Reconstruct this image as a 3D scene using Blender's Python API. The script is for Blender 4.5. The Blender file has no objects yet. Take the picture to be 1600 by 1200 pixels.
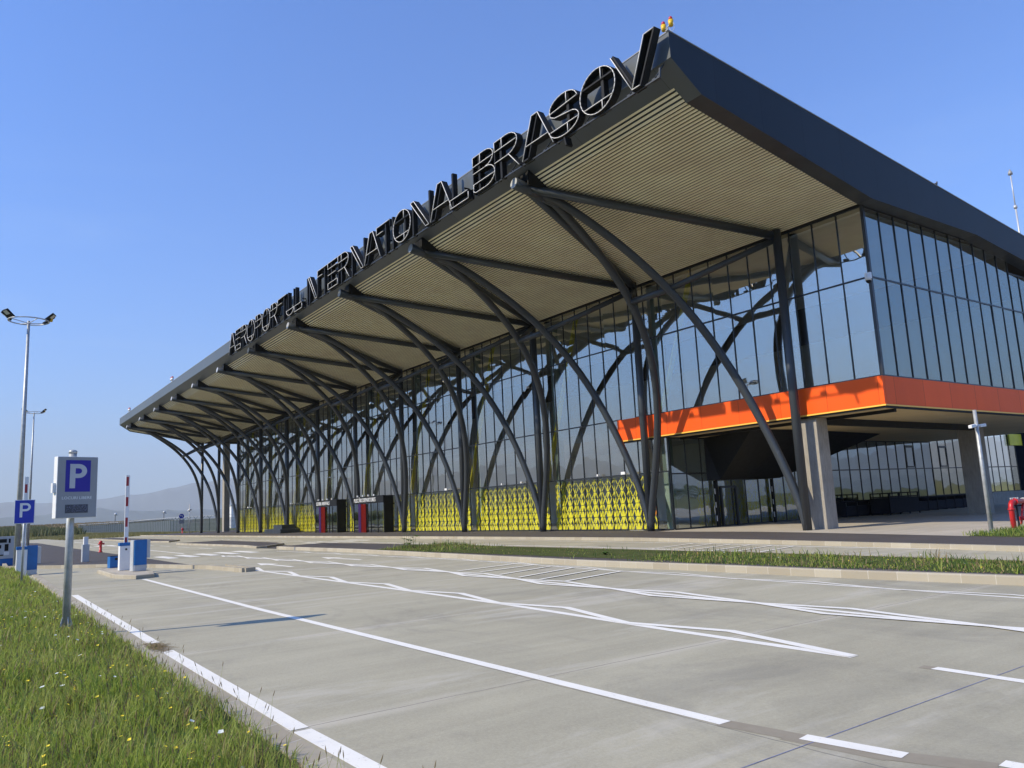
import bpy, math, random
import numpy as np
from mathutils import Vector, Matrix
R = math.radians
rnd = random.Random(7)
nr = np.random.RandomState(11)
scene = bpy.context.scene
col = scene.collection

# ------------------------------------------------------------------ mesh builder
class MB:
    def __init__(self): self.v = []; self.f = []; self.m = []; self.s = []
    def face(self, idx, mi=0, sm=False): self.f.append(idx); self.m.append(mi); self.s.append(sm)
    def quad(self, a, b, c, d, mi=0):
        n = len(self.v); self.v += [tuple(a), tuple(b), tuple(c), tuple(d)]; self.face((n, n+1, n+2, n+3), mi)
    def box(self, x0, x1, y0, y1, z0, z1, mi=0):
        n = len(self.v)
        self.v += [(x0,y0,z0),(x1,y0,z0),(x1,y1,z0),(x0,y1,z0),(x0,y0,z1),(x1,y0,z1),(x1,y1,z1),(x0,y1,z1)]
        for q in ((3,2,1,0),(4,5,6,7),(0,1,5,4),(1,2,6,5),(2,3,7,6),(3,0,4,7)): self.face(tuple(n+i for i in q), mi)
    def obox(self, c, ax, ay, az, mi=0):
        # centre and three half-axis vectors
        c = Vector(c); ax = Vector(ax); ay = Vector(ay); az = Vector(az); n = len(self.v)
        for sz in (-1, 1):
            for sx, sy in ((-1,-1),(1,-1),(1,1),(-1,1)): self.v.append(tuple(c + sx*ax + sy*ay + sz*az))
        for q in ((3,2,1,0),(4,5,6,7),(0,1,5,4),(1,2,6,5),(2,3,7,6),(3,0,4,7)): self.face(tuple(n+i for i in q), mi)
    def beam(self, p, q, w, h, mi=0, up=(0,0,1)):
        p = Vector(p); q = Vector(q); d = (q-p); L = d.length; d.normalize()
        u = Vector(up); s = d.cross(u)
        if s.length < 1e-4: s = d.cross(Vector((0,1,0)))
        s.normalize(); u = s.cross(d)
        self.obox((p+q)/2, d*L/2, s*w/2, u*h/2, mi)
    def prism(self, poly, z0, z1, mi=0):
        # polygon in xy, counter-clockwise
        n = len(self.v); k = len(poly)
        a = sum(poly[i][0]*poly[(i+1)%k][1]-poly[(i+1)%k][0]*poly[i][1] for i in range(k))
        if a < 0: poly = poly[::-1]
        self.v += [(x,y,z0) for x,y in poly] + [(x,y,z1) for x,y in poly]
        self.face(tuple(range(n+k, n+2*k)), mi); self.face(tuple(range(n+k-1, n-1, -1)), mi)
        for i in range(k): self.face((n+i, n+(i+1)%k, n+k+(i+1)%k, n+k+i), mi)
    def prism_x(self, poly, x0, x1, mi=0):
        # polygon in (y, z) extruded along x
        n = len(self.v); k = len(poly)
        a = sum(poly[i][0]*poly[(i+1)%k][1]-poly[(i+1)%k][0]*poly[i][1] for i in range(k))
        if a < 0: poly = poly[::-1]
        self.v += [(x0,y,z) for y,z in poly] + [(x1,y,z) for y,z in poly]
        self.face(tuple(range(n+k, n+2*k)), mi); self.face(tuple(range(n+k-1, n-1, -1)), mi)
        for i in range(k): self.face((n+i, n+(i+1)%k, n+k+(i+1)%k, n+k+i), mi)
    def tube(self, pts, r, n=14, mi=0, cap=True, closed=False):
        P = [Vector(p) for p in pts]; K = len(P)
        if not hasattr(r, '__len__'): r = [r]*K
        base = len(self.v); ref = None
        for i in range(K):
            if closed: t = P[(i+1)%K]-P[i-1]
            else: t = (P[min(i+1,K-1)]-P[max(i-1,0)])
            t.normalize()
            if ref is None:
                ref = Vector((0,0,1)) if abs(t.z) < .9 else Vector((1,0,0))
            a = ref - t*ref.dot(t); a.normalize(); ref = a; b = t.cross(a)
            for j in range(n):
                th = 2*math.pi*j/n
                self.v.append(tuple(P[i] + (a*math.cos(th)+b*math.sin(th))*r[i]))
        for i in range(K if closed else K-1):
            for j in range(n):
                i2 = (i+1) % K
                self.face((base+i*n+j, base+i*n+(j+1)%n, base+i2*n+(j+1)%n, base+i2*n+j), mi, True)
        if cap and not closed:
            self.face(tuple(base+j for j in range(n-1,-1,-1)), mi); self.face(tuple(base+(K-1)*n+j for j in range(n)), mi)
    def sphere(self, c, r, n=12, k=8, mi=0, sc=(1,1,1)):
        base = len(self.v)
        for i in range(k+1):
            ph = math.pi*i/k
            for j in range(n):
                th = 2*math.pi*j/n
                self.v.append((c[0]+r*sc[0]*math.sin(ph)*math.cos(th), c[1]+r*sc[1]*math.sin(ph)*math.sin(th), c[2]+r*sc[2]*math.cos(ph)))
        for i in range(k):
            for j in range(n): self.face((base+i*n+j, base+(i+1)*n+j, base+(i+1)*n+(j+1)%n, base+i*n+(j+1)%n), mi, True)
    def build(self, name, mats, parent=None, bevel=0):
        me = bpy.data.meshes.new(name); me.from_pydata(self.v, [], self.f)
        if not isinstance(mats, (list, tuple)): mats = [mats]
        for m in mats: me.materials.append(m)
        me.polygons.foreach_set('material_index', self.m); me.polygons.foreach_set('use_smooth', self.s)
        me.update()
        o = bpy.data.objects.new(name, me); col.objects.link(o)
        if parent: o.parent = parent
        if bevel:
            b = o.modifiers.new('bevel', 'BEVEL'); b.width = bevel; b.segments = 2; b.limit_method = 'ANGLE'; b.angle_limit = R(40)
        return o

def tag(o, label=None, cat=None, group=None, kind=None):
    if label: o['label'] = label
    if cat: o['category'] = cat
    if group: o['group'] = group
    if kind: o['kind'] = kind
    return o
def empty(name, loc=(0,0,0), rz=0, label=None, cat=None, group=None):
    o = bpy.data.objects.new(name, None); o.empty_display_size = .3; col.objects.link(o)
    o.location = loc; o.rotation_euler = (0,0,rz); tag(o, label, cat, group); return o
def copy_tree(o, parent=None):
    c = o.copy(); col.objects.link(c); c.parent = parent
    for ch in [x for x in bpy.data.objects if x.parent == o]: copy_tree(ch, c)
    return c

# ------------------------------------------------------------------ materials
def newmat(name):
    m = bpy.data.materials.new(name); m.use_nodes = True; nt = m.node_tree
    for n in list(nt.nodes): nt.nodes.remove(n)
    out = nt.nodes.new('ShaderNodeOutputMaterial'); return m, nt, out
def N(nt, t, **k):
    n = nt.nodes.new(t)
    for a, b in k.items(): setattr(n, a, b)
    return n
def math_(nt, op, a, b=None, c=None, clamp=False):
    n = N(nt, 'ShaderNodeMath', operation=op); n.use_clamp = clamp
    for i, x in enumerate((a, b, c)):
        if x is None: continue
        if isinstance(x, (int, float)): n.inputs[i].default_value = x
        else: nt.links.new(x, n.inputs[i])
    return n.outputs[0]
def mixc(nt, fac, a, b, mode='MIX'):
    n = N(nt, 'ShaderNodeMix', data_type='RGBA', blend_type=mode)
    for k, x in (('Factor', fac),): 
        if isinstance(x, (int, float)): n.inputs[0].default_value = x
        else: nt.links.new(x, n.inputs[0])
    for i, x in ((6, a), (7, b)):
        if isinstance(x, tuple): n.inputs[i].default_value = (*x[:3], 1)
        else: nt.links.new(x, n.inputs[i])
    return n.outputs[2]
def noise(nt, vec, scale, detail=4, rough=.55, dist=0):
    n = N(nt, 'ShaderNodeTexNoise'); n.inputs['Scale'].default_value = scale; n.inputs['Detail'].default_value = detail
    n.inputs['Roughness'].default_value = rough; n.inputs['Distortion'].default_value = dist
    if vec is not None: nt.links.new(vec, n.inputs['Vector'])
    return n.outputs[0]
def ramp(nt, fac, stops):
    n = N(nt, 'ShaderNodeValToRGB'); cr = n.color_ramp
    while len(cr.elements) < len(stops): cr.elements.new(.5)
    for e, (p, c) in zip(cr.elements, stops):
        e.position = p; e.color = (*((c,)*3 if isinstance(c, (int, float)) else c), 1)
    nt.links.new(fac, n.inputs[0]); return n.outputs[0]
def mapping(nt, sc=(1,1,1), rot=(0,0,0)):
    g = N(nt, 'ShaderNodeNewGeometry'); m = N(nt, 'ShaderNodeMapping'); m.inputs['Scale'].default_value = sc; m.inputs['Rotation'].default_value = rot
    nt.links.new(g.outputs['Position'], m.inputs[0]); return m.outputs[0]
def principled(nt, out, base, rough=.5, metal=0, spec=.5, bump=None, bstr=.2, bdist=.01):
    p = N(nt, 'ShaderNodeBsdfPrincipled')
    if isinstance(base, tuple): p.inputs['Base Color'].default_value = (*base[:3], 1)
    else: nt.links.new(base, p.inputs['Base Color'])
    if isinstance(rough, (int, float)): p.inputs['Roughness'].default_value = rough
    else: nt.links.new(rough, p.inputs['Roughness'])
    p.inputs['Metallic'].default_value = metal; p.inputs['Specular IOR Level'].default_value = spec
    if bump is not None:
        b = N(nt, 'ShaderNodeBump'); b.inputs['Strength'].default_value = bstr; b.inputs['Distance'].default_value = bdist
        nt.links.new(bump, b.inputs['Height']); nt.links.new(b.outputs[0], p.inputs['Normal'])
    nt.links.new(p.outputs[0], out.inputs[0]); return p
def simple(name, c, rough=.5, metal=0, var=.18, scale=3, bstr=0, spec=.5, fine=60):
    m, nt, out = newmat(name); v = mapping(nt)
    n1 = noise(nt, v, scale, 5, .6)
    lo = tuple(x*(1-var) for x in c); hi = tuple(min(1, x*(1+var)) for x in c)
    c1 = ramp(nt, n1, [(.3, lo), (.7, hi)])
    rr = math_(nt, 'MULTIPLY_ADD', noise(nt, v, scale*2.3, 3), .2, rough-.1)
    principled(nt, out, c1, rr, metal, spec, noise(nt, v, fine, 3) if bstr else None, bstr)
    return m

M = {}
M['steel'] = simple('anthracite_steel', (.032,.038,.045), .42, .0, .25, 1.3)
# dirt-streaked anthracite steel for the canopy supports
def streaked():
    m, nt, out = newmat('streaked_steel'); v = mapping(nt, (7,7,.6)); v2 = mapping(nt)
    a = noise(nt, v, 2.2, 4, .7); b = noise(nt, v2, .5, 3)
    f = math_(nt, 'MULTIPLY', math_(nt, 'GREATER_THAN', a, .66), .16)
    c = mixc(nt, f, mixc(nt, b, (.030,.036,.043), (.044,.052,.060)), (.35,.36,.36))
    principled(nt, out, c, .36, 0, .5); return m
M['tube'] = streaked()
def fascia(name, c, sx, sy, rough=.35, spec=.5):
    m, nt, out = newmat(name); g = N(nt, 'ShaderNodeNewGeometry'); sp = N(nt, 'ShaderNodeSeparateXYZ'); nt.links.new(g.outputs['Position'], sp.inputs[0])
    src, per = (sp.outputs[0], sx) if sx else (sp.outputs[1], sy)
    fr = math_(nt, 'FRACT', math_(nt, 'MULTIPLY', math_(nt, 'ADD', src, 1000), 1/per))
    seam = math_(nt, 'LESS_THAN', fr, .012/per*1.5)
    pan = N(nt, 'ShaderNodeTexWhiteNoise', noise_dimensions='1D'); nt.links.new(math_(nt, 'FLOOR', math_(nt, 'MULTIPLY', math_(nt, 'ADD', src, 1000), 1/per)), pan.inputs['W'])
    v = mapping(nt, (1,1,.25)); n1 = noise(nt, v, 1.1, 4)
    k = math_(nt, 'ADD', math_(nt, 'MULTIPLY_ADD', pan.outputs[0], .16, .84), math_(nt, 'MULTIPLY', n1, .14))
    vm = N(nt, 'ShaderNodeVectorMath', operation='SCALE'); vm.inputs[0].default_value = c; nt.links.new(k, vm.inputs['Scale'])
    base = mixc(nt, seam, vm.outputs[0], tuple(x*.35 for x in c))
    bmp = noise(nt, mapping(nt, (.35,.35,.35)), 1.0, 2)
    principled(nt, out, base, rough, .0, spec, bmp, .06, .3); return m
M['fascia_front'] = fascia('fascia_front_metal', (.085,.098,.105), 4.5, 0, .38)
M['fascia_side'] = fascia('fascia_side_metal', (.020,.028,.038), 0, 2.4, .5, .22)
M['dark'] = simple('black_metal', (.007,.008,.009), .6, 0, .2, 2, spec=.25)
M['frame'] = simple('dark_frame', (.018,.021,.026), .35, 0, .2, 2)
M['slat'] = simple('beige_slat', (.95,.84,.62), .5, 0, .12, .6)
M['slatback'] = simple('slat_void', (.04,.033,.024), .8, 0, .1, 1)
M['white'] = simple('white_paint', (.78,.79,.79), .4, 0, .04, 3)
M['silver'] = simple('light_grey_metal', (.50,.52,.54), .4, .2, .08, 2)
M['galv'] = simple('galvanised_steel', (.42,.44,.44), .45, .35, .2, 6)
M['cabgrey'] = simple('grey_cabinet_paint', (.30,.31,.32), .45, 0, .05, 3)
M['orange'] = fascia('orange_panel', (.93,.115,.012), 2.25, 0, .45, .2)
M['orange_side'] = fascia('orange_panel_side', (.93,.115,.012), 0, 2.25, .45, .2)
M['trimyellow'] = simple('amber_trim', (.95,.55,.08), .4, 0, .05, 3)
M['yellow'] = simple('yellow_lattice', (.80,.73,.035), .45, 0, .12, 1.5)
M['orangelat'] = simple('orange_lattice', (.80,.28,.03), .45, 0, .1, 2)
M['beigeslab'] = simple('beige_slab_soffit', (.60,.47,.25), .6, 0, .08, .5)
M['signblue'] = simple('blue_sign_face', (.010,.035,.42), .35, 0, .04, 3)
M['deepblue'] = simple('deep_blue_sign_face', (.012,.006,.30), .35, 0, .04, 3)
M['cabblue'] = simple('blue_cabinet_paint', (.006,.13,.40), .4, 0, .12, 3)
M['red'] = simple('red_paint', (.50,.018,.022), .35, 0, .12, 4)
M['stripe'] = simple('dark_red_stripe', (.33,.02,.03), .4, 0, .08, 4)
M['purple'] = simple('purple_door_panel', (.04,.018,.085), .9, 0, .08, 2, spec=.1)
M['redpanel'] = simple('red_door_panel', (.11,.005,.003), .9, 0, .08, 2, spec=.1)
M['hyellow'] = simple('beacon_yellow', (.75,.48,.02), .4, 0, .1, 8)
M['navy'] = simple('navy_cladding', (.007,.009,.018), .9, 0, .2, 3)
M['intdark'] = simple('interior_wall', (.66,.68,.68), .7, 0, .15, .3)
M['intfloor'] = simple('interior_floor', (.5,.5,.48), .5, 0, .1, .5)
M['intgreen'] = simple('interior_column', (.26,.35,.32), .5, 0, .1, 1)
M['lens'] = simple('floodlight_glass', (.62,.62,.60), .3, 0, .05, 5)
M['greenfence'] = simple('green_fence_metal', (.02,.07,.05), .5, 0, .2, 3)
M['fencegrey'] = simple('grey_fence_mesh', (.22,.25,.26), .5, 0, .15, 3)

def concrete(name, c, joints=False, board=False):
    m, nt, out = newmat(name); v = mapping(nt)
    big = noise(nt, v, .22, 5, .6, .3); mid = noise(nt, mapping(nt, (2.2,.28,1), (0,0,R(-6))), .9, 6, .68, .25); fine = noise(nt, v, 45, 3, .7)
    fin2 = noise(nt, v, 150, 2, .6)
    k = math_(nt, 'ADD', math_(nt, 'MULTIPLY_ADD', big, .50, .46), math_(nt, 'MULTIPLY_ADD', mid, .44, -.04))
    k = math_(nt, 'ADD', k, math_(nt, 'MULTIPLY_ADD', fine, .40, -.20))
    k = math_(nt, 'ADD', k, math_(nt, 'MULTIPLY_ADD', fin2, .34, -.17))
    vm = N(nt, 'ShaderNodeVectorMath', operation='SCALE'); vm.inputs[0].default_value = c; nt.links.new(k, vm.inputs['Scale'])
    base = vm.outputs[0]
    warm = noise(nt, v, .5, 4, .6, .5)
    base = mixc(nt, math_(nt, 'MULTIPLY', warm, .4), base, mixc(nt, 1.0, base, (1.0,.95,.86), 'MULTIPLY'))
    if joints:
        g = N(nt, 'ShaderNodeNewGeometry'); sp = N(nt, 'ShaderNodeSeparateXYZ'); nt.links.new(g.outputs['Position'], sp.inputs[0])
        wob = math_(nt, 'MULTIPLY_ADD', noise(nt, v, 2.5, 4), .05, -.025)
        def line(src, per, off, w):
            f = math_(nt, 'FRACT', math_(nt, 'MULTIPLY', math_(nt, 'ADD', math_(nt, 'ADD', src, wob), 1000*per-off), 1/per))
            d = math_(nt, 'MULTIPLY', math_(nt, 'ABSOLUTE', math_(nt, 'SUBTRACT', f, .5)), per)   # dist from line = per/2 - d
            return math_(nt, 'LESS_THAN', math_(nt, 'SUBTRACT', per*.5, d), w), math_(nt, 'SUBTRACT', per*.5, d)
        j1, d1 = line(sp.outputs[0], 4.6, 13.35, .008); j2, d2 = line(sp.outputs[1], 100., -24.15, .012)
        # pale cement slurry smeared along the saw cuts
        sm = math_(nt, 'MULTIPLY', math_(nt, 'SUBTRACT', 1, math_(nt, 'MULTIPLY', d1, 5, clamp=True), clamp=True), ramp(nt, noise(nt, mapping(nt, (3,.4,1)), .7, 5, .7), [(.42, 0.), (.62, 1.)]))
        base = mixc(nt, math_(nt, 'MULTIPLY', sm, .8), base, (.54,.50,.41))
        st = ramp(nt, noise(nt, mapping(nt, (.5,.09,1), (0,0,R(14))), 1.3, 6, .72, .6), [(.55, 0.), (.66, 1.)])
        base = mixc(nt, math_(nt, 'MULTIPLY', st, .5), base, (.53,.50,.42))
        ds = ramp(nt, noise(nt, mapping(nt, (.3,.5,1)), .9, 6, .7, .8), [(.52, 0.), (.70, 1.)])
        base = mixc(nt, math_(nt, 'MULTIPLY', ds, .36), base, (.14,.135,.125))
        base = mixc(nt, math_(nt, 'MULTIPLY', j1, .7), base, (.13,.125,.115)); base = mixc(nt, math_(nt, 'MULTIPLY', j2, .6), base, (.13,.125,.115))
        sp2 = math_(nt, 'GREATER_THAN', noise(nt, v, 9, 2, .5), .80)
        base = mixc(nt, math_(nt, 'MULTIPLY', sp2, .6), base, (.08,.07,.06))
    if board:
        vv = noise(nt, mapping(nt, (6,6,1.2)), 1.4, 6, .75)
        base = mixc(nt, ramp(nt, vv, [(.4, 0.), (.75, .55)]), base, (.12,.12,.12))
    principled(nt, out, base, .88, 0, .3, fine, .35, .006); return m
M['conc'] = concrete('road_concrete', (.42,.395,.295), True)
M['pave'] = concrete('paving_concrete', (.46,.42,.35))
M['colconc'] = concrete('column_concrete', (.40,.375,.33), board=True)
def kerbmat():
    m, nt, out = newmat('kerb_stone'); g = N(nt, 'ShaderNodeNewGeometry'); sp = N(nt, 'ShaderNodeSeparateXYZ'); nt.links.new(g.outputs['Position'], sp.inputs[0])
    v = mapping(nt)
    f = math_(nt, 'FRACT', math_(nt, 'MULTIPLY', math_(nt, 'ADD', math_(nt, 'ADD', sp.outputs[0], math_(nt, 'MULTIPLY', sp.outputs[1], .35)), 1000), 1.8))
    j = math_(nt, 'LESS_THAN', f, .022)
    wn = N(nt, 'ShaderNodeTexWhiteNoise', noise_dimensions='1D'); nt.links.new(math_(nt, 'FLOOR', math_(nt, 'MULTIPLY', math_(nt, 'ADD', math_(nt, 'ADD', sp.outputs[0], math_(nt, 'MULTIPLY', sp.outputs[1], .35)), 1000), 1.8)), wn.inputs['W'])
    c = mixc(nt, wn.outputs[0], (.33,.29,.215), (.45,.41,.32)); c = mixc(nt, math_(nt, 'MULTIPLY', noise(nt, v, 4, 6, .7), .5), c, (.30,.27,.21))
    c = mixc(nt, math_(nt, 'MULTIPLY', j, .75), c, (.52,.49,.42))
    principled(nt, out, c, .85, 0, .3, noise(nt, v, 40, 3), .3, .005); return m
M['kerb'] = kerbmat()
def asphalt():
    m, nt, out = newmat('asphalt'); v = mapping(nt)
    c = mixc(nt, noise(nt, v, .8, 5, .6), (.058,.052,.050), (.095,.085,.080)); f = noise(nt, v, 90, 3, .7)
    c = mixc(nt, ramp(nt, f, [(.55, 0.), (.8, .5)]), c, (.2,.19,.18))
    principled(nt, out, c, .85, 0, .3, f, .5, .006); return m
M['asphalt'] = asphalt()
def paint():
    m, nt, out = newmat('road_paint'); v = mapping(nt)
    wear = ramp(nt, noise(nt, v, 22, 5, .75), [(.30, 0.), (.40, 1.)])
    c = mixc(nt, noise(nt, v, 3, 4), (.72,.70,.63), (.86,.84,.76)); c = mixc(nt, wear, (.50,.48,.42), c)
    principled(nt, out, c, .7, 0, .3, noise(nt, v, 60, 3), .3, .004); return m
M['paint'] = paint()
def stain():
    m, nt, out = newmat('brown_primer'); v = mapping(nt)
    c = mixc(nt, noise(nt, v, 6, 5, .7), (.23,.20,.145), (.33,.295,.225)); principled(nt, out, c, .8, 0, .3, noise(nt, v, 50, 3), .3, .004); return m
M['stain'] = stain()
M['chalk'] = simple('blue_chalk', (.17,.19,.34), .9, 0, .4, 14)
def grasssoil():
    m, nt, out = newmat('grass_soil'); v = mapping(nt)
    c = ramp(nt, noise(nt, v, 1.3, 6, .7), [(.3, (.035,.055,.012)), (.5, (.06,.085,.02)), (.7, (.10,.10,.04))])
    c = mixc(nt, ramp(nt, noise(nt, v, 14, 5, .8), [(.45, 0.), (.7, .7)]), c, (.13,.11,.065))
    principled(nt, out, c, .95, 0, .1, noise(nt, v, 30, 4), .6, .03); return m
M['soil'] = grasssoil()
def terr():
    m, nt, out = newmat('field_ground')
    g = N(nt, 'ShaderNodeNewGeometry'); ln = N(nt, 'ShaderNodeVectorMath', operation='LENGTH'); nt.links.new(g.outputs['Position'], ln.inputs[0])
    v = mapping(nt)
    c = ramp(nt, noise(nt, v, .06, 6, .65), [(.35, (.12,.135,.04)), (.55, (.17,.16,.06)), (.7, (.24,.20,.09))])
    c = mixc(nt, math_(nt, 'MULTIPLY', noise(nt, v, 3, 5, .8), .5), c, (.05,.07,.02))
    far = ramp(nt, noise(nt, mapping(nt, (.0015,.004,.002)), 1., 5, .6), [(.4, (.05,.075,.03)), (.55, (.12,.12,.05)), (.65, (.20,.17,.09))])
    f = math_(nt, 'MULTIPLY_ADD', ln.outputs['Value'], 1/900., -.4, clamp=True)
    principled(nt, out, mixc(nt, f, c, far), .95, 0, .1); return m
M['terrain'] = terr()
M['mount'] = simple('mountain_forest', (.11,.14,.13), .95, 0, .4, .0009, spec=.1)
def leafmat(name, a, b, d=None, trans=.3):
    m, nt, out = newmat(name); v = mapping(nt)
    oi = noise(nt, v, 1.7, 5, .7); fi = noise(nt, v, 25, 2, .6)
    c = mixc(nt, math_(nt, 'MULTIPLY_ADD', fi, 1.6, -.3, clamp=True), a, b)
    if d: c = mixc(nt, ramp(nt, oi, [(.45, 0.), (.68, .8)]), c, d)
    p = N(nt, 'ShaderNodeBsdfPrincipled'); nt.links.new(c, p.inputs['Base Color']); p.inputs['Roughness'].default_value = .55; p.inputs['Specular IOR Level'].default_value = .25
    t = N(nt, 'ShaderNodeBsdfTranslucent'); nt.links.new(c, t.inputs[0]); mx = N(nt, 'ShaderNodeMixShader'); mx.inputs[0].default_value = trans
    nt.links.new(p.outputs[0], mx.inputs[1]); nt.links.new(t.outputs[0], mx.inputs[2]); nt.links.new(mx.outputs[0], out.inputs[0]); return m
M['grass'] = leafmat('grass_blades', (.21,.29,.035), (.40,.48,.10), (.42,.42,.14), .45)
M['drygrass'] = leafmat('dry_grass', (.32,.26,.14), (.20,.14,.07), None, .2)
M['leaf'] = leafmat('weed_leaves', (.05,.10,.02), (.10,.17,.04), None, .3)
M['corn'] = leafmat('maize_leaves', (.06,.09,.035), (.13,.145,.06), (.22,.19,.10), .3)
M['treeleaf'] = leafmat('tree_leaves', (.03,.05,.018), (.06,.085,.03), None, .2)
M['petal'] = simple('yellow_petal', (.85,.66,.02), .5, 0, .08, 5)
M['petalw'] = simple('white_petal', (.62,.66,.60), .6, 0, .06, 5)
def glass(name, tint=(.34,.40,.41), refl=.34, gcol=(.80,.86,.90), wav=.012):
    m, nt, out = newmat(name)
    tr = N(nt, 'ShaderNodeBsdfTransparent'); tr.inputs[0].default_value = (*tint, 1)
    gl = N(nt, 'ShaderNodeBsdfGlossy'); gl.inputs['Color'].default_value = (*gcol, 1); gl.inputs['Roughness'].default_value = .015
    fr = N(nt, 'ShaderNodeFresnel'); fr.inputs[0].default_value = 1.5
    b = N(nt, 'ShaderNodeBump'); b.inputs['Strength'].default_value = .35; b.inputs['Distance'].default_value = wav
    nt.links.new(noise(nt, mapping(nt), .9, 1, .4), b.inputs['Height']); nt.links.new(b.outputs[0], gl.inputs['Normal'])
    f = math_(nt, 'MULTIPLY_ADD', fr.outputs[0], 1-refl, refl, clamp=True)
    mx = N(nt, 'ShaderNodeMixShader'); nt.links.new(f, mx.inputs[0]); nt.links.new(tr.outputs[0], mx.inputs[1]); nt.links.new(gl.outputs[0], mx.inputs[2])
    nt.links.new(mx.outputs[0], out.inputs[0]); return m
M['glass'] = glass('solar_glass', (.97,.99,.97), .40, (1.0,.95,.85))
M['clear'] = glass('clear_glass', (.95,.97,.96), .02)
M['sideglass'] = glass('side_glass', (.62,.68,.68), .36, (.66,.68,.62))
M['darkglass'] = glass('entry_glass', (.45,.5,.48), .28)

# ------------------------------------------------------------------ camera
F = 1211.83; yaw, pitch, roll = .9495, .1573, -.0484
f_ = Vector((-math.sin(yaw)*math.cos(pitch), math.cos(yaw)*math.cos(pitch), math.sin(pitch)))
r_ = Vector((math.cos(yaw), math.sin(yaw), 0)); u_ = r_.cross(f_)
r2 = math.cos(roll)*r_ + math.sin(roll)*u_; u2 = -math.sin(roll)*r_ + math.cos(roll)*u_
cam = bpy.data.cameras.new('camera'); co = bpy.data.objects.new('camera', cam); col.objects.link(co)
mw = Matrix((( r2.x, u2.x, -f_.x, 19.688), (r2.y, u2.y, -f_.y, -28.773), (r2.z, u2.z, -f_.z, 1.531), (0,0,0,1)))
co.matrix_world = mw
cam.sensor_width = 36; cam.lens = F/1600*36; cam.clip_end = 60000; cam.clip_start = .05
scene.camera = co
scene.view_settings.view_transform = 'Standard'; scene.view_settings.look = 'None'; scene.view_settings.exposure = .58

# ------------------------------------------------------------------ light
SAZ = (-.25, -.968); SEL = R(37.6)
sl = bpy.data.lights.new('sun', 'SUN'); sl.energy = 4.1; sl.angle = R(.53); sl.color = (1, .88, .67)
so = bpy.data.objects.new('sun', sl); col.objects.link(so)
sd = Vector((SAZ[0]*math.cos(SEL), SAZ[1]*math.cos(SEL), math.sin(SEL))).normalized()
so.rotation_euler = sd.to_track_quat('Z', 'Y').to_euler()
w = bpy.data.worlds.new('World'); scene.world = w; w.use_nodes = True; nt = w.node_tree
bg = nt.nodes['Background']; sky = nt.nodes.new('ShaderNodeTexSky'); sky.sky_type = 'NISHITA'; sky.sun_disc = False
sky.sun_elevation = SEL; sky.sun_rotation = math.atan2(SAZ[0], SAZ[1]); sky.altitude = 300; sky.air_density = 1.4; sky.dust_density = .8; sky.ozone_density = 8.0
# thin wisps of cirrus low over the horizon
tc = nt.nodes.new('ShaderNodeTexCoord'); mp = nt.nodes.new('ShaderNodeMapping'); mp.inputs['Scale'].default_value = (1.2, 1.2, 7)
nt.links.new(tc.outputs['Generated'], mp.inputs[0]); cn = noise(nt, mp.outputs[0], 1.6, 6, .6, .4)
sepw = nt.nodes.new('ShaderNodeSeparateXYZ'); nt.links.new(tc.outputs['Generated'], sepw.inputs[0])
low = ramp(nt, sepw.outputs[2], [(0, 1.), (.16, .8), (.45, 0.)])
cf = math_(nt, 'MULTIPLY', ramp(nt, cn, [(.5, 0.), (.72, .30)]), low)
skc = mixc(nt, 1.0, mixc(nt, cf, sky.outputs[0], (5.8, 5.3, 4.7)), (.60, .88, 1.30), 'MULTIPLY')
nt.links.new(skc, bg.inputs['Color']); bg.inputs['Strength'].default_value = .12

# ------------------------------------------------------------------ ground
ZR = -.12
def thing(mb, name, mats, label, cat, group=None, bevel=0):
    o = mb.build(name, mats, None, bevel); return tag(o, label, cat, group)
def struct(mb, name, mats):
    o = mb.build(name, mats); o['kind'] = 'structure'; return o

# terrain sheet reaching the horizon (finer near the site)
def th(x, y):
    h = -.20
    d = math.hypot(x+40, y)
    if x < -230: h += min(1, (-230-x)/230)*3.6*math.exp(-((x+480)/700)**2 if x < -480 else 0)
    if x > 120: h += min(1, (x-120)/300)*1.5
    return h
def axis(lo, hi):
    a = [0]; s = 20
    while a[-1] < hi: a.append(a[-1]+s); s = min(s*1.14, 1500)
    b = [0]; s = 20
    while b[-1] > lo: b.append(b[-1]-s); s = min(s*1.14, 1500)
    return sorted(set(a+b))
xs = axis(-16000, 16000); ys = axis(-16000, 16000)
mb = MB()
for y in ys:
    for x in xs: mb.v.append((x, y, th(x, y)))
W_ = len(xs)
for j in range(len(ys)-1):
    for i in range(W_-1): mb.face((j*W_+i, j*W_+i+1, (j+1)*W_+i+1, (j+1)*W_+i), 0, True)
struct(mb, 'terrain', M['terrain'])

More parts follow.
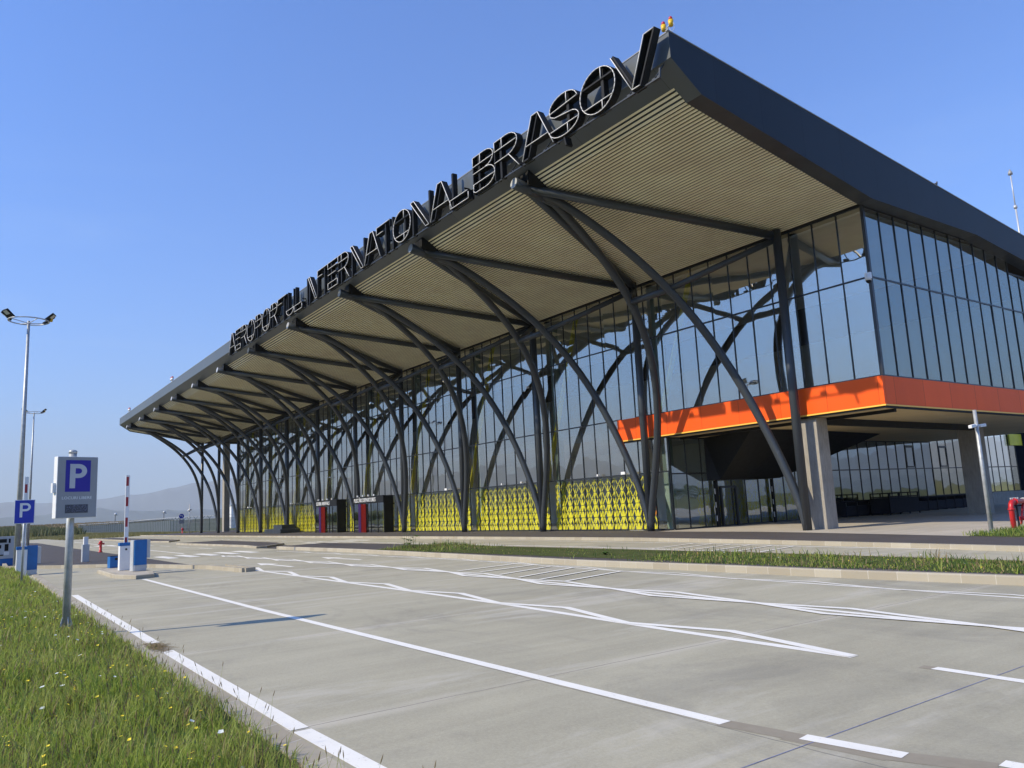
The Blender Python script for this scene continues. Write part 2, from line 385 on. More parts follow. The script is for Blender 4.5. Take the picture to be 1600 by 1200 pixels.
# mountains: two ridge lines all round the basin
def ridge(dist, table, seed, depth, base_deg, amp):
    mb = MB(); K = 720; L = 7
    rs = np.random.RandomState(seed); ph = rs.rand(12)*6.28
    for k in range(K):
        a = 2*math.pi*k/K; deg = math.degrees(a)
        el = base_deg + amp*sum(math.sin((i+1)*1.7*a*2+ph[i])/(i+1)**.8 for i in range(8))*.5
        el = max(.45, el)
        # measured skyline on the left of the picture
        if table[0][0]-14 < deg < table[-1][0]+14:
            xsT = [t[0] for t in table]; m_ = np.interp(deg, xsT, [t[1] for t in table])
            wgt = min(1, (deg-(table[0][0]-14))/10, ((table[-1][0]+14)-deg)/10); el = el*(1-wgt)+m_*wgt
        el += .035*math.sin(deg*3.1+seed)+.02*math.sin(deg*7.7)
        H = math.tan(R(el))*dist
        for l in range(L):
            t = l/(L-1); r = dist - depth*.5 + depth*t
            prof = math.sin(math.pi*t)**1.2
            hh = H*prof*(1+.12*math.sin(deg*(5+l)+l*2.1)*(1 if l != L//2 else 0)) - 2
            mb.v.append((19.7-math.sin(a)*r, -28.8+math.cos(a)*r, hh))
    for k in range(K):
        k2 = (k+1) % K
        for l in range(L-1): mb.face((k*L+l, k*L+l+1, k2*L+l+1, k2*L+l), 0, True)
    return mb
t1 = [(72.9,.85),(77,.88),(79.3,.95),(80.8,.98),(82.7,1.25),(84.5,1.1),(86,.95),(87.9,.9)]
t2 = [(72.9,3.0),(75,2.85),(77,2.62),(78.2,2.42),(79.3,2.12),(80.8,2.0),(81.6,1.95),(82.7,1.75),(84.5,1.62),(86,1.7),(87.9,1.8)]
struct(ridge(7000, t1, 3, 2600, 1.0, .35), 'foothills', M['mount'])
struct(ridge(12500, t2, 8, 4200, 2.2, .9), 'mountains', M['mount'])

def sheet(poly, z, name, mat, kind='structure', zl=None):
    mb = MB(); n = 0
    for x, y in poly: mb.v.append((x, y, z))
    a = sum(poly[i][0]*poly[(i+1)%len(poly)][1]-poly[(i+1)%len(poly)][0]*poly[i][1] for i in range(len(poly)))
    idx = list(range(len(poly)));  idx = idx if a > 0 else idx[::-1]
    mb.face(tuple(idx)); return struct(mb, name, mat)
sheet([(-128,-26.9),(45,-26.9),(45,-3.2),(10,-3.2),(-20,-2.5),(-112,-2.5),(-150,-2),(-150,-12)], ZR, 'road', M['conc'])
sheet([(-22.5,-40),(40,-40),(40,-31.5),(18,-31.5),(-22.5,-31.5)], ZR-.03, 'parking_verge_ground', M['soil'])

def line_mb(pts, w, mb, z, mi=0):
    # painted strip along a polyline
    P = [Vector((p[0], p[1], 0)) for p in pts]
    L = []
    for i, p in enumerate(P):
        a = (P[i]-P[i-1]).normalized() if i > 0 else (P[1]-P[0]).normalized()
        b = (P[i+1]-P[i]).normalized() if i < len(P)-1 else a
        t = (a+b).normalized(); nrm = Vector((-t.y, t.x, 0)); k = 1/max(.5, nrm.dot(Vector((-a.y, a.x, 0))))
        L.append((p+nrm*w/2*k, p-nrm*w/2*k))
    for i in range(len(P)-1):
        a, b = L[i]; c, d = L[i+1]
        mb.quad((b.x,b.y,z),(d.x,d.y,z),(c.x,c.y,z),(a.x,a.y,z), mi)
def xi(tbl, x): return float(np.interp(x, [t[0] for t in tbl], [t[1] for t in tbl]))
mk = MB(); Z1 = ZR+.004
# first lane line, then its dashes
line_mb([(-7,-23.98),(4.8,-24.1),(15.6,-24.06)], .13, mk, Z1)
line_mb([(16.19,-23.96),(16.85,-23.86)], .13, mk, Z1); line_mb([(17.3,-23.6),(18.3,-23.5)], .13, mk, Z1)
line_mb([(-3.0,-26.28),(7.45,-26.42)], .15, mk, Z1); line_mb([(8.35,-26.43),(13.38,-26.48)], .15, mk, Z1); line_mb([(13.44,-26.48),(19.5,-26.4)], .15, mk, Z1)
# second lane line: straight edge and a zigzag beside it
b2 = [(-8.1,-20.62),(-2,-20.75),(4.5,-20.86),(8.5,-20.98),(12.3,-21.24),(15,-21.34)]
xs2 = np.arange(-8.1, 15.0, .5); line_mb([(x, xi(b2, x)) for x in xs2]+[(14.98,-21.34)], .14, mk, Z1)
z2 = []
for x in np.arange(-9.5, 14.9, 3.5):
    z2 += [(max(x,-8.1), xi(b2, x)+.01), (x+1.55, xi(b2, x+1.55)+.40)]
z2.append((14.96, -21.33))
line_mb(z2, .14, mk, Z1+.004)
line_mb([(15.78,-21.35),(18.5,-21.5)], .12, mk, Z1)
# third lane line: a plait of diamonds
c3 = [(-19,-18.22),(-8,-17.95),(0,-17.80),(8.7,-18.42),(12,-18.62),(15.6,-18.85),(19,-19.1)]
xs3 = np.arange(-19, 19, .5); line_mb([(x, xi(c3, x)) for x in xs3], .13, mk, Z1)
for sgn, off, zz in ((1, 0, .004), (-1, 0, .008)):
    pts = []; x = -19.83+off
    while x < 18.5:
        pts += [(x, xi(c3, x)), (x+1.45, xi(c3, x+1.45)+sgn*.31)]; x += 3.5
    line_mb(pts, .13, mk, Z1+zz)
# edge line beside the planted island, with its flag shapes
c4 = [(-20.5,-15.33),(-10,-15.15),(-4,-15.0),(0.3,-15.2),(5,-15.6),(11,-15.9),(14.5,-16.15),(19,-16.5)]
line_mb([(x, xi(c4, x)) for x in np.arange(-20.5, 19, .5)], .09, mk, Z1)
for x0 in (-19.,-15.5,-12.,-8.5,-4.9,-1.4,2.1,5.6,9.1,12.6):
    line_mb([(x0, xi(c4,x0)-.02), (x0+1.6, xi(c4,x0+1.6)+.26), (x0+3.2, xi(c4,x0+3.2)-.02)], .08, mk, Z1+.004)
# oblique hatching
for a, b in (((1.17,-17.63),(.69,-15.4)),((2.1,-17.5),(1.65,-15.45)),((3.3,-17.7),(2.55,-15.5)),((4.4,-17.9),(3.53,-15.5)),((5.3,-17.95),(4.6,-15.6)),((6.2,-18.0),(5.57,-15.75))):
    line_mb([a, b], .10, mk, Z1+.012)
# arrows
for ax, ay in ((-10.75,-19.35),(-11.35,-16.55)):
    n = len(mk.v); mk.v += [(ax,ay,Z1),(ax+1.5,ay-.32,Z1),(ax+1.5,ay+.32,Z1)]; mk.face((n,n+1,n+2))
    mk.quad((ax+1.5,ay-.08,Z1),(ax+3.9,ay-.08,Z1),(ax+3.9,ay+.08,Z1),(ax+1.5,ay+.08,Z1))
# crossings
for y in (-20.2,-19.2,-18.25,-17.25,-16.3): mk.quad((-24.4,y-.25,Z1),(-20.8,y-.25,Z1),(-20.8,y+.25,Z1),(-24.4,y+.25,Z1))
for y in (-10.2,-9.2,-8.2,-7.2): mk.quad((-30.4,y-.25,Z1),(-26.8,y-.25,Z1),(-26.8,y+.25,Z1),(-30.4,y+.25,Z1))
for y in (-19.5,-18.5,-17.5,-16.5): mk.quad((-60,y-.25,Z1),(-56,y-.25,Z1),(-56,y+.25,Z1),(-60,y+.25,Z1))
line_mb([(-26,-18.6),(-46,-18.2),(-90,-17)], .14, mk, Z1)
for x0 in range(-88,-30,6): line_mb([(x0,-15.9),(x0+3,-15.8)], .14, mk, Z1)
# lines on the inner road
line_mb([(-60,-5.9),(-20,-5.6),(0,-6.35),(5,-7.1),(19,-7.9)], .12, mk, Z1)
line_mb([(-60,-9.3),(-14,-8.95),(-1.4,-9.1),(5,-9.75),(12.2,-10.55),(19,-11.3)], .12, mk, Z1)
for x0 in np.arange(-54, 18, 3.5):
    c_ = [(-60,-9.3),(-14,-8.95),(-1.4,-9.1),(5,-9.75),(12.2,-10.55),(19,-11.3)]
    line_mb([(x0, xi(c_,x0)), (x0+1.2, xi(c_,x0+1.2)+.3), (x0+3, xi(c_,x0+3))], .09, mk, Z1+.004)
for k in range(6): line_mb([(.2+k*.95,-9.2-k*.12), (-.4+k*.95,-6.4-k*.15)], .10, mk, Z1+.012)
struct(mk, 'road_markings', M['paint'])
st = MB()
line_mb([(15.58,-24.07),(16.25,-23.98)], .17, st, ZR+.002); line_mb([(16.75,-23.93),(17.32,-23.7)], .2, st, ZR+.002); line_mb([(16.1,-24.02),(16.8,-23.94)], .19, st, ZR+.0015)
line_mb([(7.45,-26.42),(8.35,-26.43)], .12, st, ZR+.002); line_mb([(15.66,-21.36),(15.8,-21.35)], .13, st, ZR+.002)
struct(st, 'road_primer_stain', M['stain'])
ch = MB(); line_mb([(16.31,-26.5),(16.29,-18)], .007, ch, ZR+.003); struct(ch, 'road_chalk_line', M['chalk'])

# kerbed islands --------------------------------------------------
def offset_poly(poly, d):
    k = len(poly); a = sum(poly[i][0]*poly[(i+1)%k][1]-poly[(i+1)%k][0]*poly[i][1] for i in range(k))
    if a < 0: poly = poly[::-1]
    res = []
    for i in range(k):
        p0, p1, p2 = Vector(poly[i-1]), Vector(poly[i]), Vector(poly[(i+1)%k])
        e1 = (p1-p0).normalized(); e2 = (p2-p1).normalized(); n1 = Vector((-e1.y, e1.x)); n2 = Vector((-e2.y, e2.x))
        b = (n1+n2); b = b/max(.2, b.length); res.append(tuple(p1 + b*d/max(.35, b.dot(n1))))
    return poly, res
def island(name, poly, top, fillname, fillmat, h=.12, kw=.16, fillz=-.006):
    po, pi = offset_poly(poly, kw); mb = MB(); k = len(po); z0, z1 = ZR-.05, ZR+h; ch_ = .02
    po2, pc = offset_poly(poly, ch_); n = 0
    mb.v += [(x,y,z0) for x,y in po]+[(x,y,z1-ch_) for x,y in po]+[(x,y,z1) for x,y in pc]+[(x,y,z1) for x,y in pi]+[(x,y,z0) for x,y in pi]
    for i in range(k):
        j = (i+1)%k
        for l in range(4): mb.face((l*k+i, l*k+j, (l+1)*k+j, (l+1)*k+i))
    struct(mb, name, M['kerb'])
    sheet(pi, z1+fillz, fillname, fillmat)
ISL = [(-23,-14.5),(-13,-14.32),(-4.3,-14.66),(3,-14.95),(7.4,-14.8),(10.6,-14.8),(14,-14.6),(24,-14.5),(24,-12.2),(12.4,-11.55),(6.5,-11.15),(2.3,-11.05),(-5,-10.9),(-16.8,-11.0),(-24,-11.3)]
island('island_kerb', ISL, 0, 'island_asphalt_walk', M['asphalt'], .15)
island('island_kerb', [(-46.5,-14.6),(-30,-14.2),(-26.2,-14.6),(-26.2,-14.0),(-29,-12.0),(-31.5,-11.5),(-46.5,-11)], 0, 'island_asphalt_walk', M['asphalt'], .12)
sheet([(-26.3,-14.4),(-23,-14.3),(-23.5,-11.6),(-28.5,-12.2)], ZR+.004, 'dropped_kerb_walk', M['asphalt'])
island('island_kerb', [(-100,-13.6),(-62,-13.9),(-56,-13.2),(-60,-11.4),(-100,-11.0)], 0, 'island_asphalt_walk', M['asphalt'], .12)
# walk by the gates
sheet([(-110,-21.8),(-98,-20.2),(-60,-20.7),(-28,-20.9),(-16,-21.1),(-9,-21.1),(-13.9,-22.6),(-18.3,-24.5),(-22.3,-26.9),(-110,-26.9)], ZR+.004, 'asphalt_walk', M['asphalt'])
mb = MB()
kp = [(-30,-26.7),(-22.3,-26.9),(-18.6,-24.75),(-15.9,-23.15),(-13.2,-22.35),(-9.6,-21.35),(-6.25,-21.15)]
for a, b in zip(kp[:-1], kp[1:]): mb.beam((a[0],a[1],ZR+.03),(b[0],b[1],ZR+.03), .16, .2)
mb.beam((-6.25,-21.15,ZR+.03),(-6.4,-20.8,ZR+.03), .17, .2); mb.beam((-6.4,-20.85,ZR+.0301),(-9.3,-20.85,ZR+.0301), .15, .199)
struct(mb, 'walk_kerb', M['kerb'])
island('gate_island_kerb', [(-13.9,-24.2),(-12.9,-24.5),(-8.7,-24.55),(-7.25,-24.15),(-7.4,-23.6),(-9.1,-23.3),(-13.4,-23.35)], 0, 'gate_island_top', M['pave'], .12)
# pavement in front of the terminal
fk = [(-112,-5.6),(-40,-5.35),(-20,-5.15),(-4.6,-5.3),(2.6,-6.1),(11.1,-7.6),(19,-9.2),(45,-11)]
mb = MB()
for a, b in zip(fk[:-1], fk[1:]): mb.beam((a[0],a[1],-.085),(b[0],b[1],-.085), .18, .19)
mb.beam((-112,-5.6,-.085),(-135,-3,-.085),.18,.19)
struct(mb, 'pavement_kerb', M['kerb'])
sheet([(x,y+.08) for x,y in fk]+[(45,8),(-112,8)], -.004, 'pavement', M['asphalt'])
sheet([(-8,-.5),(-2,-.9),(.7,-1.5),(5.3,-2.8),(8.6,-3.8),(12,-5),(45,-8),(45,60),(-8,60)], .0, 'paving', M['pave'])
sheet([(8.0,-3.6),(12,-4.9),(30,-7),(30,1.6),(8.6,1.6),(7.7,.2)], .005, 'verge_patch', M['soil'])
sheet([(-135,-3),(-112,-5.4),(-112,40),(-160,40),(-150,0)], -.03, 'lawn', M['terrain'])

# left verge in the foreground
vp = [(-20,-26.5),(-16.5,-26.3),(-5.8,-26.52),(8.4,-26.66),(12.9,-26.72),(14.5,-26.74),(22,-26.68)]
mb = MB()
for a, b in zip(vp[:-1], vp[1:]): mb.beam((a[0],a[1]+.02,ZR-.02),(b[0],b[1]+.02,ZR-.02), .20, .1)
struct(mb, 'verge_kerb', M['kerb'])
def vh(x, y):
    d = -26.80 - y
    if d < 0: return -.13
    return -.10 + min(1, d/.9)*.13 + .025*math.sin(x*1.7)*math.sin(y*2.3+1) + .02*math.sin(x*4.1+y*3)
mb = MB(); gx = np.arange(-20, 26.01, .4); gy = [-26.74,-26.86,-27.0,-27.2,-27.5,-27.9,-28.4,-29,-30,-31.5,-34]
for y in gy:
    for x in gx: mb.v.append((x, y, vh(x, y)))
for j in range(len(gy)-1):
    for i in range(len(gx)-1):
        k = len(gx); mb.face((j*k+i, (j+1)*k+i, (j+1)*k+i+1, j*k+i+1), 0, True)
struct(mb, 'verge_ground', M['soil'])

# grass as one mass of blades
def blades(name, P, H, Wd, mat, label, lean=.45, mats=None, mi=None, seg=2):
    n = len(P); az = nr.rand(n)*6.283; ln = H*lean*(.2+nr.rand(n)); dx = np.cos(az)*ln; dy = np.sin(az)*ln
    sx = -np.sin(az)*Wd/2; sy = np.cos(az)*Wd/2
    tw = nr.rand(n)*3.14; sx, sy = np.cos(tw)*Wd/2, np.sin(tw)*Wd/2
    V = np.zeros((n, 5, 3)); 
    V[:,0] = P + np.stack([sx, sy, 0*sx], 1); V[:,1] = P - np.stack([sx, sy, 0*sx], 1)
    mid = P + np.stack([dx*.35, dy*.35, H*.58], 1)
    V[:,2] = mid - np.stack([sx, sy, 0*sx], 1)*.8; V[:,3] = mid + np.stack([sx, sy, 0*sx], 1)*.8
    V[:,4] = P + np.stack([dx, dy, H*(1-.35*(ln/np.maximum(H,1e-6)))], 1)
    b = (np.arange(n)*5)[:,None]
    quads = b + np.array([0,1,2,3]); tris = b + np.array([3,2,4])
    me = bpy.data.meshes.new(name); me.vertices.add(n*5); me.vertices.foreach_set('co', V.ravel())
    me.loops.add(n*7); li = np.concatenate([quads, tris], 1).ravel(); me.loops.foreach_set('vertex_index', li)
    me.polygons.add(n*2); ls = (np.arange(n)*7)[:,None] + np.array([0,4]); me.polygons.foreach_set('loop_start', ls.ravel()); me.polygons.foreach_set('loop_total', np.tile([4,3], n))
    for m_ in (mats or [mat]): me.materials.append(m_)
    if mi is not None: me.polygons.foreach_set('material_index', np.repeat(mi, 2))
    me.update(calc_edges=True); me.validate()
    o = bpy.data.objects.new(name, me); col.objects.link(o); o['kind'] = 'stuff'; o['label'] = label; o['category'] = 'grass'; return o
camx, camy = 19.7, -28.8
def scatter(n, x0, x1, y0, y1, dens):
    x = x0 + nr.rand(n)*(x1-x0); y = y0 + nr.rand(n)*(y1-y0); k = nr.rand(n) < dens(x, y); return x[k], y[k]
def vh_np(x, y):
    d = np.clip((-26.80-y)/.9, 0, 1); return -.10 + d*.13 + .025*np.sin(x*1.7)*np.sin(y*2.3+1)+.02*np.sin(x*4.1+y*3)
def clump(x, y): return .5+.5*np.sin(x*3.1+1.3*np.sin(y*2.7))*np.sin(y*4.3+1.1*np.sin(x*1.9))
edge = lambda x: np.interp(x, [p[0] for p in vp], [p[1]-.08 for p in vp])
x, y = scatter(520000, -19, 20, -31.2, -26.75, lambda x, y: np.clip(5.2/np.maximum(2.5, np.hypot(x-camx, y-camy)), 0, 1)*(y < edge(x)+.06+.13*np.sin(x*6)*np.sin(x*1.7)+.05*np.sin(x*17))*(.45+.55*clump(x, y))*np.where(y > edge(x)-.22, .35, 1))
d = np.hypot(x-camx, y-camy)
H = (.05+.12*nr.rand(len(x))+.08*clump(x*.6+3, y*.6)*nr.rand(len(x)))*(1+.25*nr.rand(len(x))**6*3)
H *= np.clip((edge(x)-y)/.35+.55, .5, 1); H *= 1.12
blades('grass', np.stack([x, y, vh_np(x, y)-.01], 1), H, .0035+.00075*d*(.6+.8*nr.rand(len(x))), M['grass'], 'lush green roadside grass in the left foreground', .55, [M['grass'], M['drygrass']], (nr.rand(len(x)) < .17).astype(int))
# island grass
def isl_dens(x, y):
    a = np.clip((x+11.5)/1.5, 0, 1); gap = np.where((x > -5.5) & (x < 4.6), .02+.08*clump(x, y)**3, 1); return a*gap*(.15+.85*clump(x*.7, y)**1.5)
inside = lambda x, y: (y > np.interp(x, [p[0] for p in ISL[:8]], [p[1] for p in ISL[:8]])+.30) & (y < np.interp(x, [-24,-16.8,-5,2.3,6.5,12.4,24], [-11.3,-11,-10.9,-11.05,-11.15,-11.55,-12.2])-.3)
x, y = scatter(125000, -11.5, 23, -14.8, -10.9, lambda x, y: isl_dens(x, y)*inside(x, y))
tall = np.exp(-((x+9.2)/.9)**2)*.25
blades('island_grass', np.stack([x, y, 0*x+ZR+.14], 1), (.02+.085*nr.rand(len(x))*clump(x*.5+1, y*.8)+.26*nr.rand(len(x))**22)+tall*nr.rand(len(x)), .012+.012*nr.rand(len(x)), M['grass'], 'patchy grass and weeds growing on the kerbed island', .5, [M['grass'], M['leaf'], M['drygrass']], nr.choice([0,1,2], len(x), p=[.38,.40,.22]))
sheet([(-11.3,-14.2),(23.8,-14.2),(23.8,-12.4),(12.2,-11.8),(2,-11.3),(-11,-11.15)], ZR+.149, 'island_soil', M['soil'])
x, y = scatter(9000, 7.7, 14, -4.6, 1.6, lambda x, y: (y > -3.5-.3*(x-8))*(y < 1.6)*(.5+.5*clump(x, y)))
blades('patch_grass', np.stack([x, y, 0*x], 1), .05+.16*nr.rand(len(x)), .012+.01*nr.rand(len(x)), M['grass'], 'small patch of grass around the red pipe stand', .5, [M['grass'], M['leaf']], nr.choice([0,1], len(x)))
# seed stalks and broad weeds in the foreground
def weeds():
    mb = MB(); 
    for _ in range(230):
        x = rnd.uniform(4, 18.6); y = -26.78-abs(rnd.gauss(0,.35))
        z = float(vh_np(np.array(x), np.array(y))); h = rnd.uniform(.16,.36); a = rnd.uniform(0,6.28); l = rnd.uniform(.02,.12)
        p = [(x,y,z),(x+math.cos(a)*l*.3,y+math.sin(a)*l*.3,z+h*.6),(x+math.cos(a)*l,y+math.sin(a)*l,z+h)]
        mb.tube(p, [.0012,.001,.001], 3, 0, False)
        q = Vector(p[2]); dd = Vector((math.cos(a)*.35, math.sin(a)*.35, 1)).normalized()
        mb.tube([q-dd*.002, q+dd*.012, q+dd*.03, q+dd*.045], [.001,.0035,.003,.0006], 5, 1)
    return mb
o = weeds().build('seed_stalks', [M['grass'], M['drygrass']]); tag(o, 'dry seed heads standing along the verge kerb', 'grass', kind='stuff')
def flowers():
    mb = MB()
    for _ in range(900):
        x = rnd.uniform(-2, 17.8); y = -26.95-rnd.random()*2.6; z = float(vh_np(np.array(x), np.array(y)))+rnd.uniform(.10,.2)
        if _ > 800: x = rnd.uniform(5, 16.5); y = rnd.uniform(-14.3, -12.6); z = ZR+.15+rnd.uniform(.08,.2)
        w_ = rnd.random() < .22; r = rnd.uniform(.010,.018) if not w_ else rnd.uniform(.010,.024); n = 9; b = len(mb.v); tx, ty = rnd.uniform(-.4,.4), rnd.uniform(-.4,.4)
        mb.v.append((x,y,z)); 
        for j in range(n):
            t = 6.283*j/n; rr = r*(1 if j%2 else .75); mb.v.append((x+rr*math.cos(t), y+rr*math.sin(t), z+rr*(tx*math.cos(t)+ty*math.sin(t))+.004))
        for j in range(n): mb.face((b, b+1+j, b+1+(j+1)%n), 1 if w_ else 0)
        mb.tube([(x,y,z-.1),(x,y,z)], .001, 3, 2, False)
    return mb
o = flowers().build('wild_flowers', [M['petal'], M['petalw'], M['grass']]); tag(o, 'small yellow and white flowers dotted through the verge grass', 'flowers', kind='stuff')
mb = MB()
for _ in range(420):
    x = 8.0+rnd.gauss(0,.22); y = -26.5+abs(rnd.gauss(0,.10))-.12; a = rnd.uniform(-.8,.8)+(0 if rnd.random()<.7 else 1.5); L = rnd.uniform(.03,.16); z = ZR+.012+rnd.random()*.03
    mb.tube([(x,y,z),(x+L*math.cos(a),y+L*math.sin(a),z+rnd.uniform(-.01,.03))], .0015, 3, 0, False)
o = mb.build('dead_weeds', M['drygrass']); tag(o, 'brown tangle of dead weeds lying on the white edge line', 'weeds', kind='stuff')
# plantain clump
def broad(mb, cx, cy, z, n, s):
    for k in range(n):
        a = rnd.uniform(0,6.28); L = s*rnd.uniform(.6,1.1); wd = L*.32; u = Vector((math.cos(a), math.sin(a), 0)); v_ = Vector((-u.y,u.x,0)); b = len(mb.v)
        for t in (0,.25,.55,.8,1): 
            c_ = Vector((cx,cy,z))+u*L*t+Vector((0,0,L*(.75*t-.5*t*t))); ww = wd*math.sin(math.pi*min(.97,t*.9+.08)); mb.v += [tuple(c_-v_*ww/2), tuple(c_+v_*ww/2)]
        for i in range(4): mb.face((b+2*i, b+2*i+2, b+2*i+3, b+2*i+1), 0, True)
for i, (x, y, n, s, lb) in enumerate([(12.6,-27.15,14,.17,'dark broad-leaved weed in the grass by the verge kerb'),(-9.4,-13.5,26,.45,'tall leafy weed at the left end of the planted island'),(2.2,-13.2,12,.3,'leafy weed on the bare middle of the planted island'),(10.6,-13.6,14,.24,'bright green leafy weed on the island nearest the camera')]):
    mb = MB(); broad(mb, x, y, (float(vh_np(np.array(x),np.array(y))) if i == 0 else ZR+.15), n, s)
    if i == 1:
        for k in range(10): broad(mb, x+rnd.uniform(-.4,.4), y+rnd.uniform(-.3,.3), ZR+.15+rnd.uniform(.1,.5), 5, .22)
        for k in range(6): mb.tube([(x+.2*k-.5,y,ZR+.1),(x+.2*k-.5+rnd.uniform(-.1,.1),y,ZR+.15+rnd.uniform(.4,.75))], .006, 4)
    tag(mb.build('weed_plant', M['leaf']), lb, 'plant')

mb = MB()
for _ in range(260):
    x = rnd.uniform(3, 18.2); y = -26.95-rnd.random()**1.3*2.2; broad(mb, x, y, float(vh_np(np.array(x),np.array(y)))+rnd.uniform(.0,.06), rnd.randint(5,9), rnd.uniform(.04,.10))
tag(mb.build('ground_cover', M['leaf']), 'low broad leaves mixed through the verge grass', 'weeds', kind='stuff')
mb = MB()
for _ in range(900):
    x = rnd.uniform(0, 18.5); y = -26.85-rnd.random()*2.8; z = float(vh_np(np.array(x),np.array(y))); a = rnd.uniform(0,6.28); l = rnd.uniform(.03,.16); h = rnd.uniform(.08,.26)
    mb.tube([(x,y,z),(x+math.cos(a)*l*.5,y+math.sin(a)*l*.5,z+h*.6),(x+math.cos(a)*l,y+math.sin(a)*l,z+h)], [.0016,.0013,.0008], 3, 0, False)
tag(mb.build('dry_stems', M['drygrass']), 'pale dry stems standing in the verge grass', 'grass', kind='stuff')

# ------------------------------------------------------------------ terminal
T = empty('terminal_building', (0,0,0), 0, 'long glass airport terminal with dark raised roof, curved steel supports and orange band', 'terminal')
GY = .6; XL, XR = -100.15, 4.3; GX = 3.65; S = 9.0
top = lambda y: 16.4-(y+10.9)*.1052
und = lambda y: 14.6-(y+9.55)*(.667 if y < -9.55 else .1665) if y < .3 else (12.96 if y < 9.08 else 12.94-(y-9.08)*.107)
prof = [(-10.9,16.4),(-10.9,15.5),(-9.55,14.6),(.3,12.96),(9.08,12.94),(13.9,12.43),(36,10.05),(36,top(36))]
bp = [(-10.9,16.4),(-10.9,15.5),(-10.12,14.98),(-10.12,15.17),(-9.5,14.78),(.3,13.14),(9.08,13.1),(13.9,12.6),(36,10.2),(36,top(36))]
# roof: skin faces of three materials
mb = MB(); mb.prism_x(bp, XL+.6, XR-.65)
for i, f in enumerate(mb.f): pass
roof = mb.build('roof', [M['fascia_front'], M['fascia_side'], M['slatback']], T)
def roofmats(o):
    for p in o.data.polygons:
        n_ = p.normal
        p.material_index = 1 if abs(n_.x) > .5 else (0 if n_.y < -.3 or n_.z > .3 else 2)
roofmats(roof)
for xa, xb in ((XR-.65, XR), (XL, XL+.6)):
    mb = MB(); mb.prism_x(prof, xa, xb); roofmats(mb.build('edge_trim', [M['fascia_front'], M['fascia_side'], M['steel']], roof))
mb = MB(); mb.box(XL-.02, XR+.02, -10.92, -10.80, 16.40, 16.43)
mb.beam((XR-.03,-10.95,16.44),(XR-.03,36,top(36)+.04), .10, .03); mb.build('coping', M['cabgrey'], roof)
# slatted soffit
mb = MB(); y = -10.06
while y < GY-.1:
    z = und(y); sl_ = -.667 if y < -9.55 else (-.1665 if y < .3 else 0); nn_ = math.hypot(1, sl_)
    mb.obox(((XL+.6+XR-.65)/2, y, z+.05), ((XR-.65-XL-.6)/2,0,0), (0,.047/nn_,.047*sl_/nn_), (0,-.016*sl_/nn_,.016/nn_)); y += .172/nn_
soff = mb.build('soffit_slats', M['slat'], roof)
# interior continuation of the ceiling
mb = MB(); mb.box(-83, GX-.1, GY+.15, 34, 12.7, 12.8); mb.build('interior_ceiling', M['intdark'], T)

# columns and canopy supports
colm = MB(); colm.tube([(0,0,-.03),(0,0,13.0)], .19, 18); 
proto = colm.build('column', M['tube'], T)
for k in range(1, 12):
    c = proto.copy(); col.objects.link(c); c.parent = T; c.location = (-k*S, 0, 0)
def bez(P, n):
    out = []; m = len(P)-1
    for i in range(n+1):
        t = i/n; out.append(sum((Vector(P[j])*math.comb(m,j)*t**j*(1-t)**(m-j) for j in range(m+1)), Vector((0,0,0))))
    return out
CP = [(0,-10,14.5),(-.485,-10.286,15.414),(1.148,-6.089,12.658),(.949,-1.591,11.263),(1.354,-.472,8.285),(4.339,-.022,2.415),(4.5,0,0)]
LEG = bez(CP, 40)
LEG = [p for p in LEG if p.y > -9.3]; LEG = [Vector((0,-10.0,14.50)), Vector((.06,-9.4,14.33))] + [p for p in LEG if p.y > -8.9]
sup = bpy.data.objects.new('canopy_support', None); col.objects.link(sup); sup.parent = T; sup.location = (-4.5,0,0)
tip = Vector((0,-10.88,14.62))
for s in (-1, 1):
    g = MB(); g.tube([Vector((p.x*s, p.y, max(p.z,-.02))) for p in LEG], .185, 14); g.build('curved_leg', M['tube'], sup)
    g = MB(); g.tube([(0,-10.3,14.53),(s*4.42,.0,12.78)], .18, 14); g.build('soffit_beam', M['tube'], sup)
    J = min(LEG, key=lambda p: abs(p.z-10.68))
    g = MB(); g.tube([(J.x*s, J.y, J.z),(s*4.42,0,12.6)], .14, 12); g.build('strut', M['tube'], sup)
g = MB(); g.tube([(-J.x, J.y, J.z),(J.x, J.y, J.z)], .16, 12); g.build('tie_beam', M['tube'], sup)
g = MB(); g.tube([tip, (0,-9.3,14.35)], .24, 20); g.tube([tip+Vector((0,-.012,.002)), tip+Vector((0,.02,-.003))], .225, 20, 1); g.build('support_tip', [M['tube'], M['silver']], sup)
g = MB(); g.box(-.40,.40,-10.42,-9.55,14.72,15.08); g.box(.36,.42,-10.45,-9.5,14.5,15.12); g.build('bracket', M['dark'], sup)
for k in range(1, 11):
    c = copy_tree(sup, T); c.location = (-4.5-k*S, 0, 0)

